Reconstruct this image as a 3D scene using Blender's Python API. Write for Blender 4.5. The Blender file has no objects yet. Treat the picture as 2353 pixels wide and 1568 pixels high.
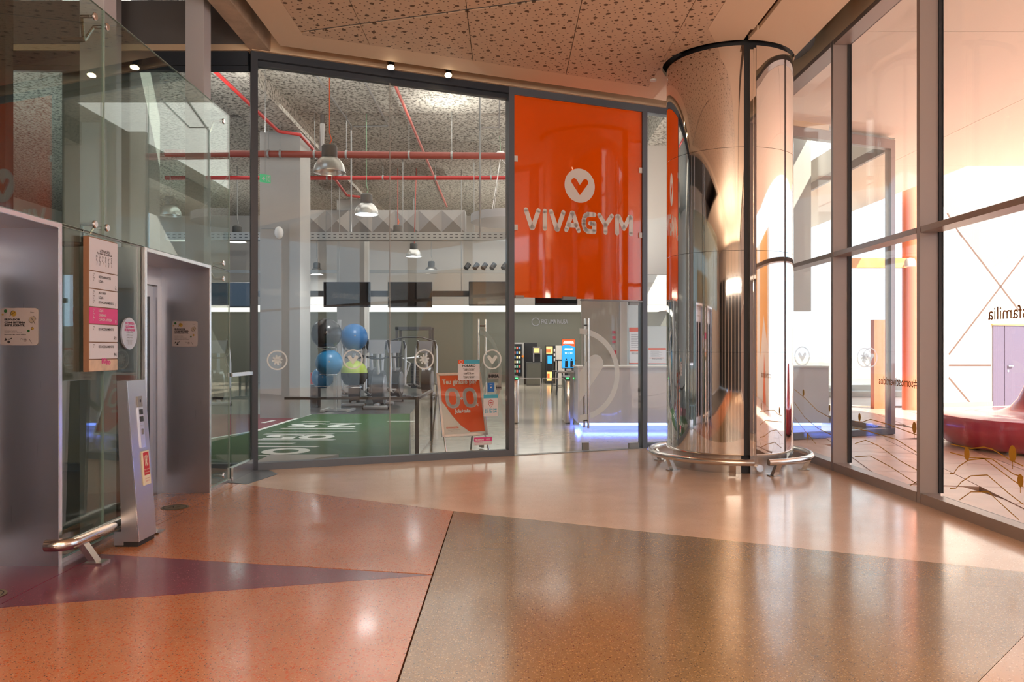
import bpy, bmesh, math, random
from mathutils import Vector, Matrix
random.seed(7)
SC = bpy.context.scene
COL = SC.collection
# ------------------------------------------------------------------ camera, sky, sun, exposure
F_PX = 1800.0; CX = 1165.0; CY = 800.0; EYE = 1.5
cam_d = bpy.data.cameras.new('camera'); cam = bpy.data.objects.new('camera', cam_d); COL.objects.link(cam)
cam.location = (0, 0, EYE); cam.rotation_euler = (math.pi/2, 0, 0)
cam_d.sensor_width = 36.0; cam_d.lens = F_PX/2353*36
cam_d.shift_x = (1176.5-CX)/2353; cam_d.shift_y = (CY-784)/2353
cam_d.clip_start = 0.05; cam_d.clip_end = 400
SC.camera = cam
SC.view_settings.view_transform = 'Standard'; SC.view_settings.look = 'None'
SC.view_settings.gamma = 1.0; SC.view_settings.use_curve_mapping = False
SC.view_settings.exposure = 0.5
SC.cycles.max_bounces = 10; SC.cycles.transparent_max_bounces = 40
SC.cycles.diffuse_bounces = 4; SC.cycles.glossy_bounces = 6; SC.cycles.transmission_bounces = 4
SC.cycles.sample_clamp_indirect = 6.0; SC.cycles.caustics_reflective = False
w = bpy.data.worlds.new('sky'); SC.world = w; w.use_nodes = True
nt = w.node_tree; nt.nodes.clear()
wo = nt.nodes.new('ShaderNodeOutputWorld'); bg = nt.nodes.new('ShaderNodeBackground')
tc = nt.nodes.new('ShaderNodeTexCoord'); ns = nt.nodes.new('ShaderNodeTexNoise'); cr = nt.nodes.new('ShaderNodeValToRGB')
ns.inputs['Scale'].default_value = 2.2; ns.inputs['Detail'].default_value = 5
cr.color_ramp.elements[0].position = .40; cr.color_ramp.elements[0].color = (.42, .62, .88, 1)
cr.color_ramp.elements[1].position = .62; cr.color_ramp.elements[1].color = (.95, .97, 1, 1)
nt.links.new(tc.outputs['Generated'], ns.inputs['Vector']); nt.links.new(ns.outputs['Fac'], cr.inputs['Fac'])
nt.links.new(cr.outputs['Color'], bg.inputs['Color']); nt.links.new(bg.outputs[0], wo.inputs[0])
bg.inputs['Strength'].default_value = 2.0
sd = bpy.data.lights.new('sun', 'SUN'); sun = bpy.data.objects.new('sun', sd); COL.objects.link(sun)
sd.energy = 10; sd.color = (1, .93, .82); sd.angle = math.radians(.6)
sun.rotation_euler = Vector((.9, -.9, 1.7)).to_track_quat('Z', 'Y').to_euler()
def area(name, loc, target, size, sizey, power, color):
    l = bpy.data.lights.new(name, 'AREA'); o = bpy.data.objects.new(name, l); COL.objects.link(o)
    l.shape = 'RECTANGLE'; l.size = size; l.size_y = sizey; l.energy = power; l.color = color
    o.location = loc; o.rotation_euler = (Vector(loc)-Vector(target)).to_track_quat('Z', 'Y').to_euler()
    return o
# unseen fill lamps added to brighten the mall and the gym
for _x, _y in ((-1.6, .6), (1.4, .6), (-1.6, -2.4), (1.4, -2.4), (-1.6, -5.6), (1.4, -5.6)):  # fill spots added for the mall's warm light, no fixtures
    _l = bpy.data.lights.new('mall_fill_spot', 'SPOT'); _l.energy = 130; _l.color = (1, .80, .60); _l.spot_size = math.radians(140); _l.spot_blend = .9; _l.shadow_soft_size = .06
    _o = bpy.data.objects.new('mall_fill_spot', _l); COL.objects.link(_o); _o.location = (_x, _y, 5.08)
area('mall_fill_back', (0, -8.4, 3.6), (0, 1.0, 7.2), 8.0, .25, 420, (1, .80, .62))  # added at the back to light the mall ceiling
area('mall_fill_up', (0, -1.6, 2.7), (0, -1.3, 9), 5.0, .3, 560, (1, .83, .66))  # added behind the camera to brighten the ceiling
for _p in ((1.8, 15.5, 2.4), (3.4, 21, 2.4), (.4, 24, 2.4), (-9.5, 15, 2.4), (-9.5, 23, 2.4), (-1.2, 15.5, 5.6)):  # unseen lamps added to lighten the gym's upper parts
    _l = bpy.data.lights.new('gym_fill_up', 'SPOT'); _l.energy = 330 if _p[2] < 3 else 70; _l.color = (1, .96, .9); _l.spot_size = math.radians(165); _l.spot_blend = 1; _l.shadow_soft_size = .1
    _o = bpy.data.objects.new('gym_fill_up', _l); COL.objects.link(_o); _o.location = _p; _o.rotation_euler = (math.pi, 0, 0)
area('gym_fill_down', (-2.5, 21, 6.2), (-2.5, 21, 0), 9, 12, 380, (1, .96, .90))  # broad fill added over the gym floor
area('gym_fill_front', (-1.6, 12.6, 5.0), (-1.6, 13.6, 9), 7, .4, 110, (1, .98, .95))  # added to brighten the gym ceiling near the front
for _x in (2.0, 3.3, 4.6):  # unseen spots added to lighten the front of the desk
    _l = bpy.data.lights.new('reception_fill', 'SPOT'); _l.energy = 95; _l.color = (1, .93, .86); _l.spot_size = math.radians(75); _l.spot_blend = .6; _l.shadow_soft_size = .08
    _o = bpy.data.objects.new('reception_fill', _l); COL.objects.link(_o); _o.location = (_x, 12.9, 5.2); _o.rotation_euler = Vector((0, 1.6, -4.4)).to_track_quat('-Z', 'Y').to_euler()
area('break_area_lights', (.8, 31.5, 3.0), (.8, 31.5, 0), 4, 3, 60, (1, .97, .93))

# ------------------------------------------------------------------ helpers
def P(px, py, Y): return ((px-CX)/F_PX*Y, Y, EYE+(CY-py)/F_PX*Y)
def G(px, py, z=0.0):
    Y = (EYE-z)*F_PX/(py-CY); return ((px-CX)/F_PX*Y, Y, z)
D = (.9236, .3833); N = (.3833, -.9236); O = (.04, 10.9)
def FW(s, t, z): return (O[0]+s*D[0]+t*N[0], O[1]+s*D[1]+t*N[1], z)
def FY(px): return 10.8834/(1-.415*(px-CX)/F_PX)
def FS(px): return ((px-CX)/F_PX*FY(px)-.04)/.9236
def FZ(px, py): return EYE+(CY-py)/F_PX*FY(px)

class Frame:
    """maps (u, v, w) into the scene: u along, v up, w out of the surface"""
    def __init__(s, o, u, v, n): s.o, s.u, s.v, s.n = map(Vector, (o, u, v, n))
    def __call__(s, u, v, w=0.0): return s.o+s.u*u+s.v*v+s.n*w
FAC = Frame((O[0], O[1], 0), (D[0], D[1], 0), (0, 0, 1), (N[0], N[1], 0))
LFT = Frame((-3.11, 0, 0), (0, 1, 0), (0, 0, 1), (1, 0, 0))      # u = world Y
RGT = Frame((3.98, 0, 0), (0, 1, 0), (0, 0, 1), (-1, 0, 0))
def facing(y, x0=0.0, z0=0.0): return Frame((x0, y, z0), (1, 0, 0), (0, 0, 1), (0, -1, 0))
def mir(fr): return Frame(fr.o, -fr.u, fr.v, fr.n)

class MB:
    def __init__(s): s.v = []; s.f = []
    def add(s, vs, fs):
        b = len(s.v); s.v += [tuple(x) for x in vs]; s.f += [tuple(b+i for i in f) for f in fs]; return s
    def hexa(s, p):   # 8 points: bottom 4 (ccw), top 4
        return s.add(p, [(3, 2, 1, 0), (4, 5, 6, 7), (0, 1, 5, 4), (1, 2, 6, 5), (2, 3, 7, 6), (3, 0, 4, 7)])
    def box(s, x0, y0, z0, x1, y1, z1, b=0):
        x0, x1 = sorted((x0, x1)); y0, y1 = sorted((y0, y1)); z0, z1 = sorted((z0, z1))
        if b:
            b = min(b, (x1-x0)*.49, (y1-y0)*.49, (z1-z0)*.49)
            bm = bmesh.new(); bmesh.ops.create_cube(bm, size=1)
            for q in bm.verts: q.co = Vector(((x0+x1)/2+q.co.x*(x1-x0), (y0+y1)/2+q.co.y*(y1-y0), (z0+z1)/2+q.co.z*(z1-z0)))
            bmesh.ops.bevel(bm, geom=bm.edges[:], offset=b, segments=2, affect='EDGES', profile=.5)
            s.bm(bm); return s
        return s.hexa([(x0, y0, z0), (x1, y0, z0), (x1, y1, z0), (x0, y1, z0), (x0, y0, z1), (x1, y0, z1), (x1, y1, z1), (x0, y1, z1)])
    def bm(s, bm, T=None):
        bm.verts.index_update()
        s.add([(T @ q.co) if T else q.co for q in bm.verts], [[q.index for q in f.verts] for f in bm.faces]); bm.free(); return s
    def fbox(s, fr, u0, v0, w0, u1, v1, w1):
        u0, u1 = sorted((u0, u1)); v0, v1 = sorted((v0, v1)); w0, w1 = sorted((w0, w1))
        p = [fr(u0, v0, w0), fr(u1, v0, w0), fr(u1, v0, w1), fr(u0, v0, w1), fr(u0, v1, w0), fr(u1, v1, w0), fr(u1, v1, w1), fr(u0, v1, w1)]
        return s.add(p, [(0, 1, 2, 3), (7, 6, 5, 4), (4, 5, 1, 0), (5, 6, 2, 1), (6, 7, 3, 2), (7, 4, 0, 3)])
    def prism(s, fr, pts, w0, w1):
        n = len(pts); v = [fr(x, y, w0) for x, y in pts]+[fr(x, y, w1) for x, y in pts]
        return s.add(v, [tuple(range(n))[::-1], tuple(range(n, 2*n))]+[(i, (i+1) % n, n+(i+1) % n, n+i) for i in range(n)])
    def flat(s, fr, pts, w=.002): return s.add([fr(x, y, w) for x, y in pts], [tuple(range(len(pts)))])
    def ring(s, fr, cx, cy, r0, r1, w=.002, n=48, a0=0, a1=2*math.pi):
        v = []
        for i in range(n+1):
            a = a0+(a1-a0)*i/n
            v += [fr(cx+r0*math.cos(a), cy+r0*math.sin(a), w), fr(cx+r1*math.cos(a), cy+r1*math.sin(a), w)]
        return s.add(v, [(2*i, 2*i+1, 2*i+3, 2*i+2) for i in range(n)])
    def disc(s, fr, cx, cy, r, w=.002, n=40): return s.flat(fr, [(cx+r*math.cos(2*math.pi*i/n), cy+r*math.sin(2*math.pi*i/n)) for i in range(n)], w)
    def stroke(s, fr, pts, wd, w=.002, round_=True):
        """flat thick polyline with round joints; all pieces are coplanar and one colour"""
        for (a, b) in zip(pts, pts[1:]):
            dx, dy = b[0]-a[0], b[1]-a[1]; L = math.hypot(dx, dy) or 1; nx, ny = -dy/L*wd/2, dx/L*wd/2
            s.flat(fr, [(a[0]+nx, a[1]+ny), (a[0]-nx, a[1]-ny), (b[0]-nx, b[1]-ny), (b[0]+nx, b[1]+ny)], w)
        if round_:
            for p in pts: s.disc(fr, p[0], p[1], wd/2, w, 12)
        return s
    def tube(s, pts, r, n=10, cap=True, closed=False):
        pts = [Vector(p) for p in pts]; m = len(pts); rr = r if isinstance(r, (list, tuple)) else [r]*m
        b = len(s.v); up = None
        for i, p in enumerate(pts):
            if closed: t = (pts[(i+1) % m]-pts[i-1])
            else: t = (pts[min(i+1, m-1)]-pts[max(i-1, 0)])
            t.normalize()
            if up is None: up = Vector((0, 0, 1)) if abs(t.z) < .9 else Vector((1, 0, 0))
            sd_ = t.cross(up).normalized(); up2 = sd_.cross(t).normalized(); up = up2
            for k in range(n):
                a = 2*math.pi*k/n; s.v.append(tuple(p+(sd_*math.cos(a)+up2*math.sin(a))*rr[i]))
        for i in range(m if closed else m-1):
            j = (i+1) % m
            for k in range(n):
                k2 = (k+1) % n; s.f.append((b+i*n+k, b+i*n+k2, b+j*n+k2, b+j*n+k))
        if cap and not closed:
            s.f.append(tuple(b+k for k in range(n))[::-1]); s.f.append(tuple(b+(m-1)*n+k for k in range(n)))
        return s
    def lathe(s, c, prof, n=32, a0=0, a1=2*math.pi):
        """profile of (radius, z) turned about the vertical through c"""
        full = abs(a1-a0-2*math.pi) < 1e-6; m = n if full else n+1; b = len(s.v)
        for r, z in prof:
            for k in range(m):
                a = a0+(a1-a0)*k/n; s.v.append((c[0]+r*math.cos(a), c[1]+r*math.sin(a), c[2]+z))
        for i in range(len(prof)-1):
            for k in range(n):
                k2 = (k+1) % m; s.f.append((b+i*m+k, b+i*m+k2, b+(i+1)*m+k2, b+(i+1)*m+k))
        return s
    def sphere(s, c, r, n=24, squash=1.0, half=False):
        k = n//2; prof = [(max(r*math.sin(math.pi*i/k), 1e-4), -r*math.cos(math.pi*i/k)*squash) for i in range((k//2 if half else 0), k+1)]
        return s.lathe(c, prof, n)
    def cyl(s, c, r, z0, z1, n=24): return s.lathe((c[0], c[1], 0), [(1e-4, z0), (r, z0), (r, z1), (1e-4, z1)], n)
    def text(s, fr, st, x, y, size, w=.002, align='CENTER', bold=0.0, wide=1.0, fit=None):
        c = bpy.data.curves.new('txt', 'FONT'); c.body = st; c.size = size; c.align_x = align; c.fill_mode = 'FRONT'; c.dimensions = '2D'
        c.offset = bold*size; c.resolution_u = 3
        o = bpy.data.objects.new('txt', c); me = bpy.data.meshes.new_from_object(o)
        if fit and len(me.vertices):
            xs = [q.co.x for q in me.vertices]; wide = fit/(max(xs)-min(xs))
        s.add([fr(x+q.co.x*wide, y+q.co.y, w) for q in me.vertices], [tuple(p.vertices) for p in me.polygons])
        bpy.data.objects.remove(o); bpy.data.curves.remove(c); bpy.data.meshes.remove(me); return s
    def islands(s):
        n = len(s.v); par = list(range(n))
        def find(i):
            while par[i] != i: par[i] = par[par[i]]; i = par[i]
            return i
        for f in s.f:
            r = find(f[0])
            for i in f[1:]: par[find(i)] = r
        gr = {}
        for f in s.f: gr.setdefault(find(f[0]), []).append(f)
        out = []
        for fs in gr.values():
            ids = sorted({i for f in fs for i in f}); mp = {q: k for k, q in enumerate(ids)}
            m = MB(); m.v = [s.v[i] for i in ids]; m.f = [tuple(mp[i] for i in f) for f in fs]; out.append(m)
        return out
    def build(s, name, mat, parent=None, smooth=False, loc=None, **kw):
        if name in SPLIT and parent is not None:
            isl = s.islands()
            if 1 < len(isl) <= 40:
                first = None
                for m in isl: o = m.build1(name, mat, parent, smooth, loc, **kw); first = first or o
                return first
        return s.build1(name, mat, parent, smooth, loc, **kw)
    def build1(s, name, mat, parent=None, smooth=False, loc=None, **kw):
        me = bpy.data.meshes.new(name)
        base = Vector((0, 0, 0))
        if parent is not None: base = WLOC[parent.name]
        if loc is not None: base = Vector(loc)
        me.from_pydata([tuple(Vector(q)-base) for q in s.v], [], s.f); me.materials.append(mat)
        if smooth:
            me.polygons.foreach_set('use_smooth', [True]*len(me.polygons))
            try: me.set_sharp_from_angle(angle=math.radians(40))
            except Exception: pass
        me.update(); o = bpy.data.objects.new(name, me); COL.objects.link(o)
        if parent is not None:
            o.parent = parent
            if loc is not None: o.location = base-WLOC[parent.name]
        elif loc is not None: o.location = base
        WLOC[o.name] = base
        for k, v in kw.items(): o[k] = v
        return o
WLOC = {}
SPLIT = {'door_frame', 'edge_trim', 'polished_edge', 'patch_fitting', 'foot', 'gasket', 'sill_rail', 'head_rail', 'side_rail', 'lit_picture', 'picture_print', 'status_light', 'top_rail', 'rail_post', 'glass_sheet',
         'frame', 'orange_band', 'top_frame', 'front_panel', 'light_strip', 'wall_bracket', 'column', 'stand', 'base_frame', 'side_cover', 'slot_frame', 'joint_bed', 'paved_margin', 'shaft_floor', 'apricot_field', 'handle_bolt', 'row_icon', 'beige_drawing', 'yellow_drawing', 'green_drawing', 'trim_7', 'lane_marking', 'wall_joint', 'bud', 'ring', 'emblem_print', 'notice_mark', 'bracket', 'figures'}
def tag(o, label=None, cat=None, group=None, kind=None):
    if label: o['label'] = label
    if cat: o['category'] = cat
    if group: o['group'] = group
    if kind: o['kind'] = kind
    return o
def thing(name, label, cat, loc=(0, 0, 0), group=None, kind=None):
    o = bpy.data.objects.new(name, None); COL.objects.link(o); o.location = loc; o.empty_display_size = .1
    WLOC[o.name] = Vector(loc); return tag(o, label, cat, group, kind)
def struct(name, loc=(0, 0, 0)): return thing(name, None, None, loc, None, 'structure')
def dup(root, loc, label=None, rz=None, sc=None):
    r = root.copy(); COL.objects.link(r); r.location = loc; WLOC[r.name] = Vector(loc)
    if label: r['label'] = label
    if rz is not None: r.rotation_euler = (0, 0, rz)
    if sc is not None: r.scale = (sc, sc, sc)
    for ch in list(root.children):
        c = ch.copy(); COL.objects.link(c); c.parent = r
        for g in ch.children:
            d = g.copy(); COL.objects.link(d); d.parent = c
    return r

# ------------------------------------------------------------------ materials
def new_mat(name):
    m = bpy.data.materials.new(name); m.use_nodes = True; t = m.node_tree; b = t.nodes['Principled BSDF']; return m, t, b
def mat(name, col, rough=.5, metal=0.0, emit=None, estr=1.0, coat=0.0, var=0.0, vscale=8.0, bump=0.0, bscale=60.0, spec=.5):
    m, t, b = new_mat(name); c = (*col, 1)
    b.inputs['Base Color'].default_value = c; b.inputs['Roughness'].default_value = rough; b.inputs['Metallic'].default_value = metal
    b.inputs['Coat Weight'].default_value = coat; b.inputs['Specular IOR Level'].default_value = spec
    if emit: b.inputs['Emission Color'].default_value = (*emit, 1); b.inputs['Emission Strength'].default_value = estr
    if var or bump:
        co = t.nodes.new('ShaderNodeTexCoord')
        if var:
            n = t.nodes.new('ShaderNodeTexNoise'); n.inputs['Scale'].default_value = vscale; n.inputs['Detail'].default_value = 6
            r = t.nodes.new('ShaderNodeValToRGB'); r.color_ramp.elements[0].position = .3; r.color_ramp.elements[1].position = .7
            r.color_ramp.elements[0].color = (*[max(0, x*(1-var)) for x in col], 1); r.color_ramp.elements[1].color = (*[min(1, x*(1+var)) for x in col], 1)
            t.links.new(co.outputs['Object'], n.inputs['Vector']); t.links.new(n.outputs['Fac'], r.inputs['Fac']); t.links.new(r.outputs['Color'], b.inputs['Base Color'])
        if bump:
            n2 = t.nodes.new('ShaderNodeTexNoise'); n2.inputs['Scale'].default_value = bscale; n2.inputs['Detail'].default_value = 4
            bu = t.nodes.new('ShaderNodeBump'); bu.inputs['Strength'].default_value = bump; bu.inputs['Distance'].default_value = .02
            t.links.new(co.outputs['Object'], n2.inputs['Vector']); t.links.new(n2.outputs['Fac'], bu.inputs['Height']); t.links.new(bu.outputs['Normal'], b.inputs['Normal'])
    return m
def glass(name, tint, refl=1.0, rough=0.0):
    m = bpy.data.materials.new(name); m.use_nodes = True; t = m.node_tree; t.nodes.clear()
    out = t.nodes.new('ShaderNodeOutputMaterial'); mx = t.nodes.new('ShaderNodeMixShader'); tr = t.nodes.new('ShaderNodeBsdfTransparent')
    gl = t.nodes.new('ShaderNodeBsdfGlossy'); gl.inputs['Roughness'].default_value = rough; tr.inputs['Color'].default_value = (*tint, 1)
    fr = t.nodes.new('ShaderNodeFresnel'); ge = t.nodes.new('ShaderNodeNewGeometry'); mr = t.nodes.new('ShaderNodeMapRange')
    mr.inputs['To Min'].default_value = 1.5; mr.inputs['To Max'].default_value = 1/1.5
    t.links.new(ge.outputs['Backfacing'], mr.inputs['Value']); t.links.new(mr.outputs['Result'], fr.inputs['IOR'])
    mu = t.nodes.new('ShaderNodeMath'); mu.operation = 'MULTIPLY'; mu.inputs[1].default_value = refl; mu.use_clamp = True
    t.links.new(fr.outputs['Fac'], mu.inputs[0]); t.links.new(mu.outputs[0], mx.inputs['Fac'])
    t.links.new(tr.outputs[0], mx.inputs[1]); t.links.new(gl.outputs[0], mx.inputs[2]); t.links.new(mx.outputs[0], out.inputs['Surface']); return m
def frosted(name, col, alpha):
    m, t, b = new_mat(name); b.inputs['Base Color'].default_value = (*col, 1); b.inputs['Alpha'].default_value = alpha; b.inputs['Roughness'].default_value = .5; return m
def brushed(name, col, rough=.3, horiz=False, aniso=0.0):
    m, t, b = new_mat(name); b.inputs['Metallic'].default_value = 1; b.inputs['Base Color'].default_value = (*col, 1)
    co = t.nodes.new('ShaderNodeTexCoord'); mp = t.nodes.new('ShaderNodeMapping')
    mp.inputs['Scale'].default_value = (4, 4, 260) if horiz else (220, 220, 2)
    n = t.nodes.new('ShaderNodeTexNoise'); n.inputs['Scale'].default_value = 1.5; n.inputs['Detail'].default_value = 3
    mr = t.nodes.new('ShaderNodeMapRange'); mr.inputs['To Min'].default_value = rough*.8; mr.inputs['To Max'].default_value = rough*1.25
    t.links.new(co.outputs['Object'], mp.inputs['Vector']); t.links.new(mp.outputs['Vector'], n.inputs['Vector'])
    t.links.new(n.outputs['Fac'], mr.inputs['Value']); t.links.new(mr.outputs['Result'], b.inputs['Roughness'])
    bu = t.nodes.new('ShaderNodeBump'); bu.inputs['Strength'].default_value = .06; bu.inputs['Distance'].default_value = .002
    t.links.new(n.outputs['Fac'], bu.inputs['Height']); t.links.new(bu.outputs['Normal'], b.inputs['Normal']); return m
def terrazzo(name, base, chips, rough=.22):
    m, t, b = new_mat(name); co = t.nodes.new('ShaderNodeTexCoord'); prev = None
    n = t.nodes.new('ShaderNodeTexNoise'); n.inputs['Scale'].default_value = 1.3; n.inputs['Detail'].default_value = 3
    r = t.nodes.new('ShaderNodeValToRGB'); r.color_ramp.elements[0].position = .3; r.color_ramp.elements[1].position = .7
    r.color_ramp.elements[0].color = (*[x*.9 for x in base], 1); r.color_ramp.elements[1].color = (*[x*1.1 for x in base], 1)
    t.links.new(co.outputs['Object'], n.inputs['Vector']); t.links.new(n.outputs['Fac'], r.inputs['Fac']); prev = r.outputs['Color']
    for i, (c, sc_, th) in enumerate(chips):
        v = t.nodes.new('ShaderNodeTexVoronoi'); v.inputs['Scale'].default_value = sc_; v.inputs['Randomness'].default_value = 1
        ad = t.nodes.new('ShaderNodeMapping'); ad.inputs['Location'].default_value = (i*3.3, i*1.7, i)
        t.links.new(co.outputs['Object'], ad.inputs['Vector']); t.links.new(ad.outputs['Vector'], v.inputs['Vector'])
        # only some cells carry a chip of this colour, of the size th allows
        sp = t.nodes.new('ShaderNodeSeparateColor'); t.links.new(v.outputs['Color'], sp.inputs['Color'])
        m1 = t.nodes.new('ShaderNodeMath'); m1.operation = 'MULTIPLY'; m1.inputs[1].default_value = th; t.links.new(sp.outputs['Red'], m1.inputs[0])
        lt = t.nodes.new('ShaderNodeMath'); lt.operation = 'LESS_THAN'; t.links.new(v.outputs['Distance'], lt.inputs[0]); t.links.new(m1.outputs[0], lt.inputs[1])
        mx = t.nodes.new('ShaderNodeMix'); mx.data_type = 'RGBA'; mx.inputs['B'].default_value = (*c, 1)
        t.links.new(lt.outputs[0], mx.inputs['Factor']); t.links.new(prev, mx.inputs['A']); prev = mx.outputs['Result']
    t.links.new(prev, b.inputs['Base Color']); b.inputs['Roughness'].default_value = rough
    n3 = t.nodes.new('ShaderNodeTexNoise'); n3.inputs['Scale'].default_value = 2.5; mr = t.nodes.new('ShaderNodeMapRange')
    mr.inputs['To Min'].default_value = rough*.75; mr.inputs['To Max'].default_value = rough*1.4
    t.links.new(co.outputs['Object'], n3.inputs['Vector']); t.links.new(n3.outputs['Fac'], mr.inputs['Value']); t.links.new(mr.outputs['Result'], b.inputs['Roughness'])
    b.inputs['Specular IOR Level'].default_value = .7; b.inputs['Coat Weight'].default_value = .28; b.inputs['Coat Roughness'].default_value = .10; b.inputs['Coat IOR'].default_value = 1.6
    return m
def perforated(name, base, hole):
    m, t, b = new_mat(name); co = t.nodes.new('ShaderNodeTexCoord'); prev = None
    for i, (sc_, rnd, th) in enumerate([(12.5, .6, .13), (4.9, .55, .135)]):
        mp = t.nodes.new('ShaderNodeMapping'); mp.inputs['Scale'].default_value = (1, 1, 0); mp.inputs['Location'].default_value = (i*.31, i*.17, 0); mp.inputs['Rotation'].default_value = (0, 0, .4)
        v = t.nodes.new('ShaderNodeTexVoronoi'); v.voronoi_dimensions = '2D'; v.inputs['Scale'].default_value = sc_; v.inputs['Randomness'].default_value = rnd
        t.links.new(co.outputs['Object'], mp.inputs['Vector']); t.links.new(mp.outputs['Vector'], v.inputs['Vector'])
        lt = t.nodes.new('ShaderNodeMapRange'); lt.inputs['From Min'].default_value = th; lt.inputs['From Max'].default_value = th*.8
        t.links.new(v.outputs['Distance'], lt.inputs['Value'])
        mx = t.nodes.new('ShaderNodeMix'); mx.data_type = 'RGBA'; mx.inputs['B'].default_value = (*hole, 1)
        if prev is None: mx.inputs['A'].default_value = (*base, 1)
        else: t.links.new(prev, mx.inputs['A'])
        t.links.new(lt.outputs['Result'], mx.inputs['Factor']); prev = mx.outputs['Result']
    t.links.new(prev, b.inputs['Base Color']); b.inputs['Roughness'].default_value = .7; return m
def speckle(name, c0, c1, scale=16, rough=.95):
    m, t, b = new_mat(name); co = t.nodes.new('ShaderNodeTexCoord')
    n = t.nodes.new('ShaderNodeTexNoise'); n.inputs['Scale'].default_value = scale; n.inputs['Detail'].default_value = 3; n.inputs['Roughness'].default_value = .7
    r = t.nodes.new('ShaderNodeValToRGB'); r.color_ramp.elements[0].position = .40; r.color_ramp.elements[1].position = .52
    r.color_ramp.elements[0].color = (*c0, 1); r.color_ramp.elements[1].color = (*c1, 1)
    t.links.new(co.outputs['Object'], n.inputs['Vector']); t.links.new(n.outputs['Fac'], r.inputs['Fac']); t.links.new(r.outputs['Color'], b.inputs['Base Color'])
    bu = t.nodes.new('ShaderNodeBump'); bu.inputs['Strength'].default_value = .7; bu.inputs['Distance'].default_value = .03
    t.links.new(n.outputs['Fac'], bu.inputs['Height']); t.links.new(bu.outputs['Normal'], b.inputs['Normal']); b.inputs['Roughness'].default_value = rough; return m

M = {}
M['cream_t'] = terrazzo('cream terrazzo', (.70, .49, .36), [((.78, .6, .45), 60, .30), ((.42, .24, .15), 75, .22)])
M['orange_t'] = terrazzo('orange terrazzo', (.50, .19, .08), [((.50, .10, .02), 62, .50), ((.62, .33, .18), 95, .30), ((.13, .05, .03), 80, .30)])
M['brown_t'] = terrazzo('brown terrazzo', (.25, .15, .06), [((.40, .24, .10), 70, .40), ((.06, .035, .02), 85, .36), ((.45, .34, .22), 110, .28)])
M['purple_t'] = terrazzo('purple terrazzo', (.19, .040, .078), [((.25, .10, .11), 70, .30), ((.03, .01, .015), 80, .36)])
M['beige_t'] = terrazzo('beige terrazzo', (.45, .27, .16), [((.7, .5, .35), 60, .3), ((.2, .1, .06), 80, .3)])
M['perf'] = perforated('perforated gypsum', (.69, .53, .39), (.14, .08, .045))
M['gypsum'] = mat('plain gypsum board', (.80, .64, .48), .75)
M['concrete_beam'] = mat('stained concrete beam', (.50, .40, .31), .85, var=.18, vscale=5, bump=.2)
M['plaster'] = mat('cream plaster', (.68, .53, .37), .8)
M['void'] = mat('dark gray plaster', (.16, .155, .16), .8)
M['black'] = mat('black', (.01, .01, .012), .5)
M['mirror'] = mat('mirror polished steel', (.86, .84, .82), .035, 1.0)
M['steel'] = brushed('brushed steel', (.56, .55, .57), .30)
M['steel_h'] = brushed('brushed steel plinth', (.60, .58, .56), .24)
M['rail'] = mat('satin steel tube', (.66, .62, .58), .20, 1.0)
M['rim'] = mat('bright steel edge', (.85, .85, .88), .25, 1.0)
M['slate'] = mat('slate powder coated aluminium', (.035, .045, .062), .42, .1)
M['slate2'] = mat('lit slate and gray aluminium', (.115, .14, .175), .40, .1)  # slate frames lightened where lit; drain plate and light slot share it
M['mullion'] = mat('warm gray aluminium', (.31, .26, .245), .36, .1)
M['gasket'] = mat('black gasket', (.012, .012, .014), .6)
M['glass'] = glass('clear glass', (.975, .99, .98), .62)
M['glass_l'] = glass('green tinted lift glass', (.82, .91, .885), 1.4)
M['glass_e'] = mat('green glass edge', (.30, .42, .39), .2)
M['banner'] = mat('orange red printed glass', (.86, .105, .003), .05, coat=.6, var=.06, vscale=1.2)
M['vinyl'] = frosted('frosted white vinyl', (.84, .96, 1.0), .85)
M['vinyl_s'] = frosted('solid white vinyl', (.82, .84, .82), .95)
M['letter'] = mat('white sign vinyl', (.86, .84, .82), .3)
M['orange'] = mat('orange print', (.78, .10, .02), .4)
M['white'] = mat('white print', (.78, .78, .80), .45)
M['paper'] = mat('white paper', (.72, .74, .80), .6)
M['ink'] = mat('black ink', (.02, .02, .025), .6)
M['gray_ink'] = mat('gray ink', (.22, .22, .24), .6)
M['pink'] = mat('magenta print', (.70, .06, .27), .5)
M['wood'] = mat('pale plywood', (.66, .50, .36), .55, var=.15, vscale=12)
M['brownw'] = mat('brown plywood edge', (.28, .15, .09), .6)
M['signred'] = mat('red sign print', (.50, .02, .04), .5)
M['ivory'] = mat('ivory print', (.80, .76, .58), .5)
M['aqua'] = mat('light blue print', (.06, .42, .62), .5)
M['blue_p'] = mat('blue print', (.01, .15, .55), .5)
M['plate'] = mat('pinkish gray plate', (.44, .42, .44), .4)
M['leafg'] = mat('dark green print', (.01, .09, .02), .5)
M['leafy'] = mat('yellow print', (.42, .28, .05), .5)
M['speck'] = speckle('rough gray sprayed insulation', (.09, .082, .07), (.42, .39, .34), 17)
M['gypillar'] = mat('light gray painted concrete', (.34, .33, .31), .6, var=.03, vscale=2)
M['gywhite'] = mat('white painted wall', (.52, .49, .45), .7)
M['gydark'] = mat('dark green gray wall', (.10, .10, .08), .6)
M['gyfloor'] = mat('pale vinyl gym floor', (.42, .36, .29), .14, var=.12, vscale=3, spec=.7)
M['rubber'] = mat('dark gray rubber floor', (.045, .047, .05), .3, var=.2, vscale=30)
M['turf'] = mat('green artificial turf', (.028, .085, .022), .8, var=.25, vscale=60, bump=.3, bscale=300)
M['track'] = mat('dark red turf', (.16, .03, .04), .8)
M['line'] = mat('white line paint', (.72, .75, .70), .7)
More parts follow.
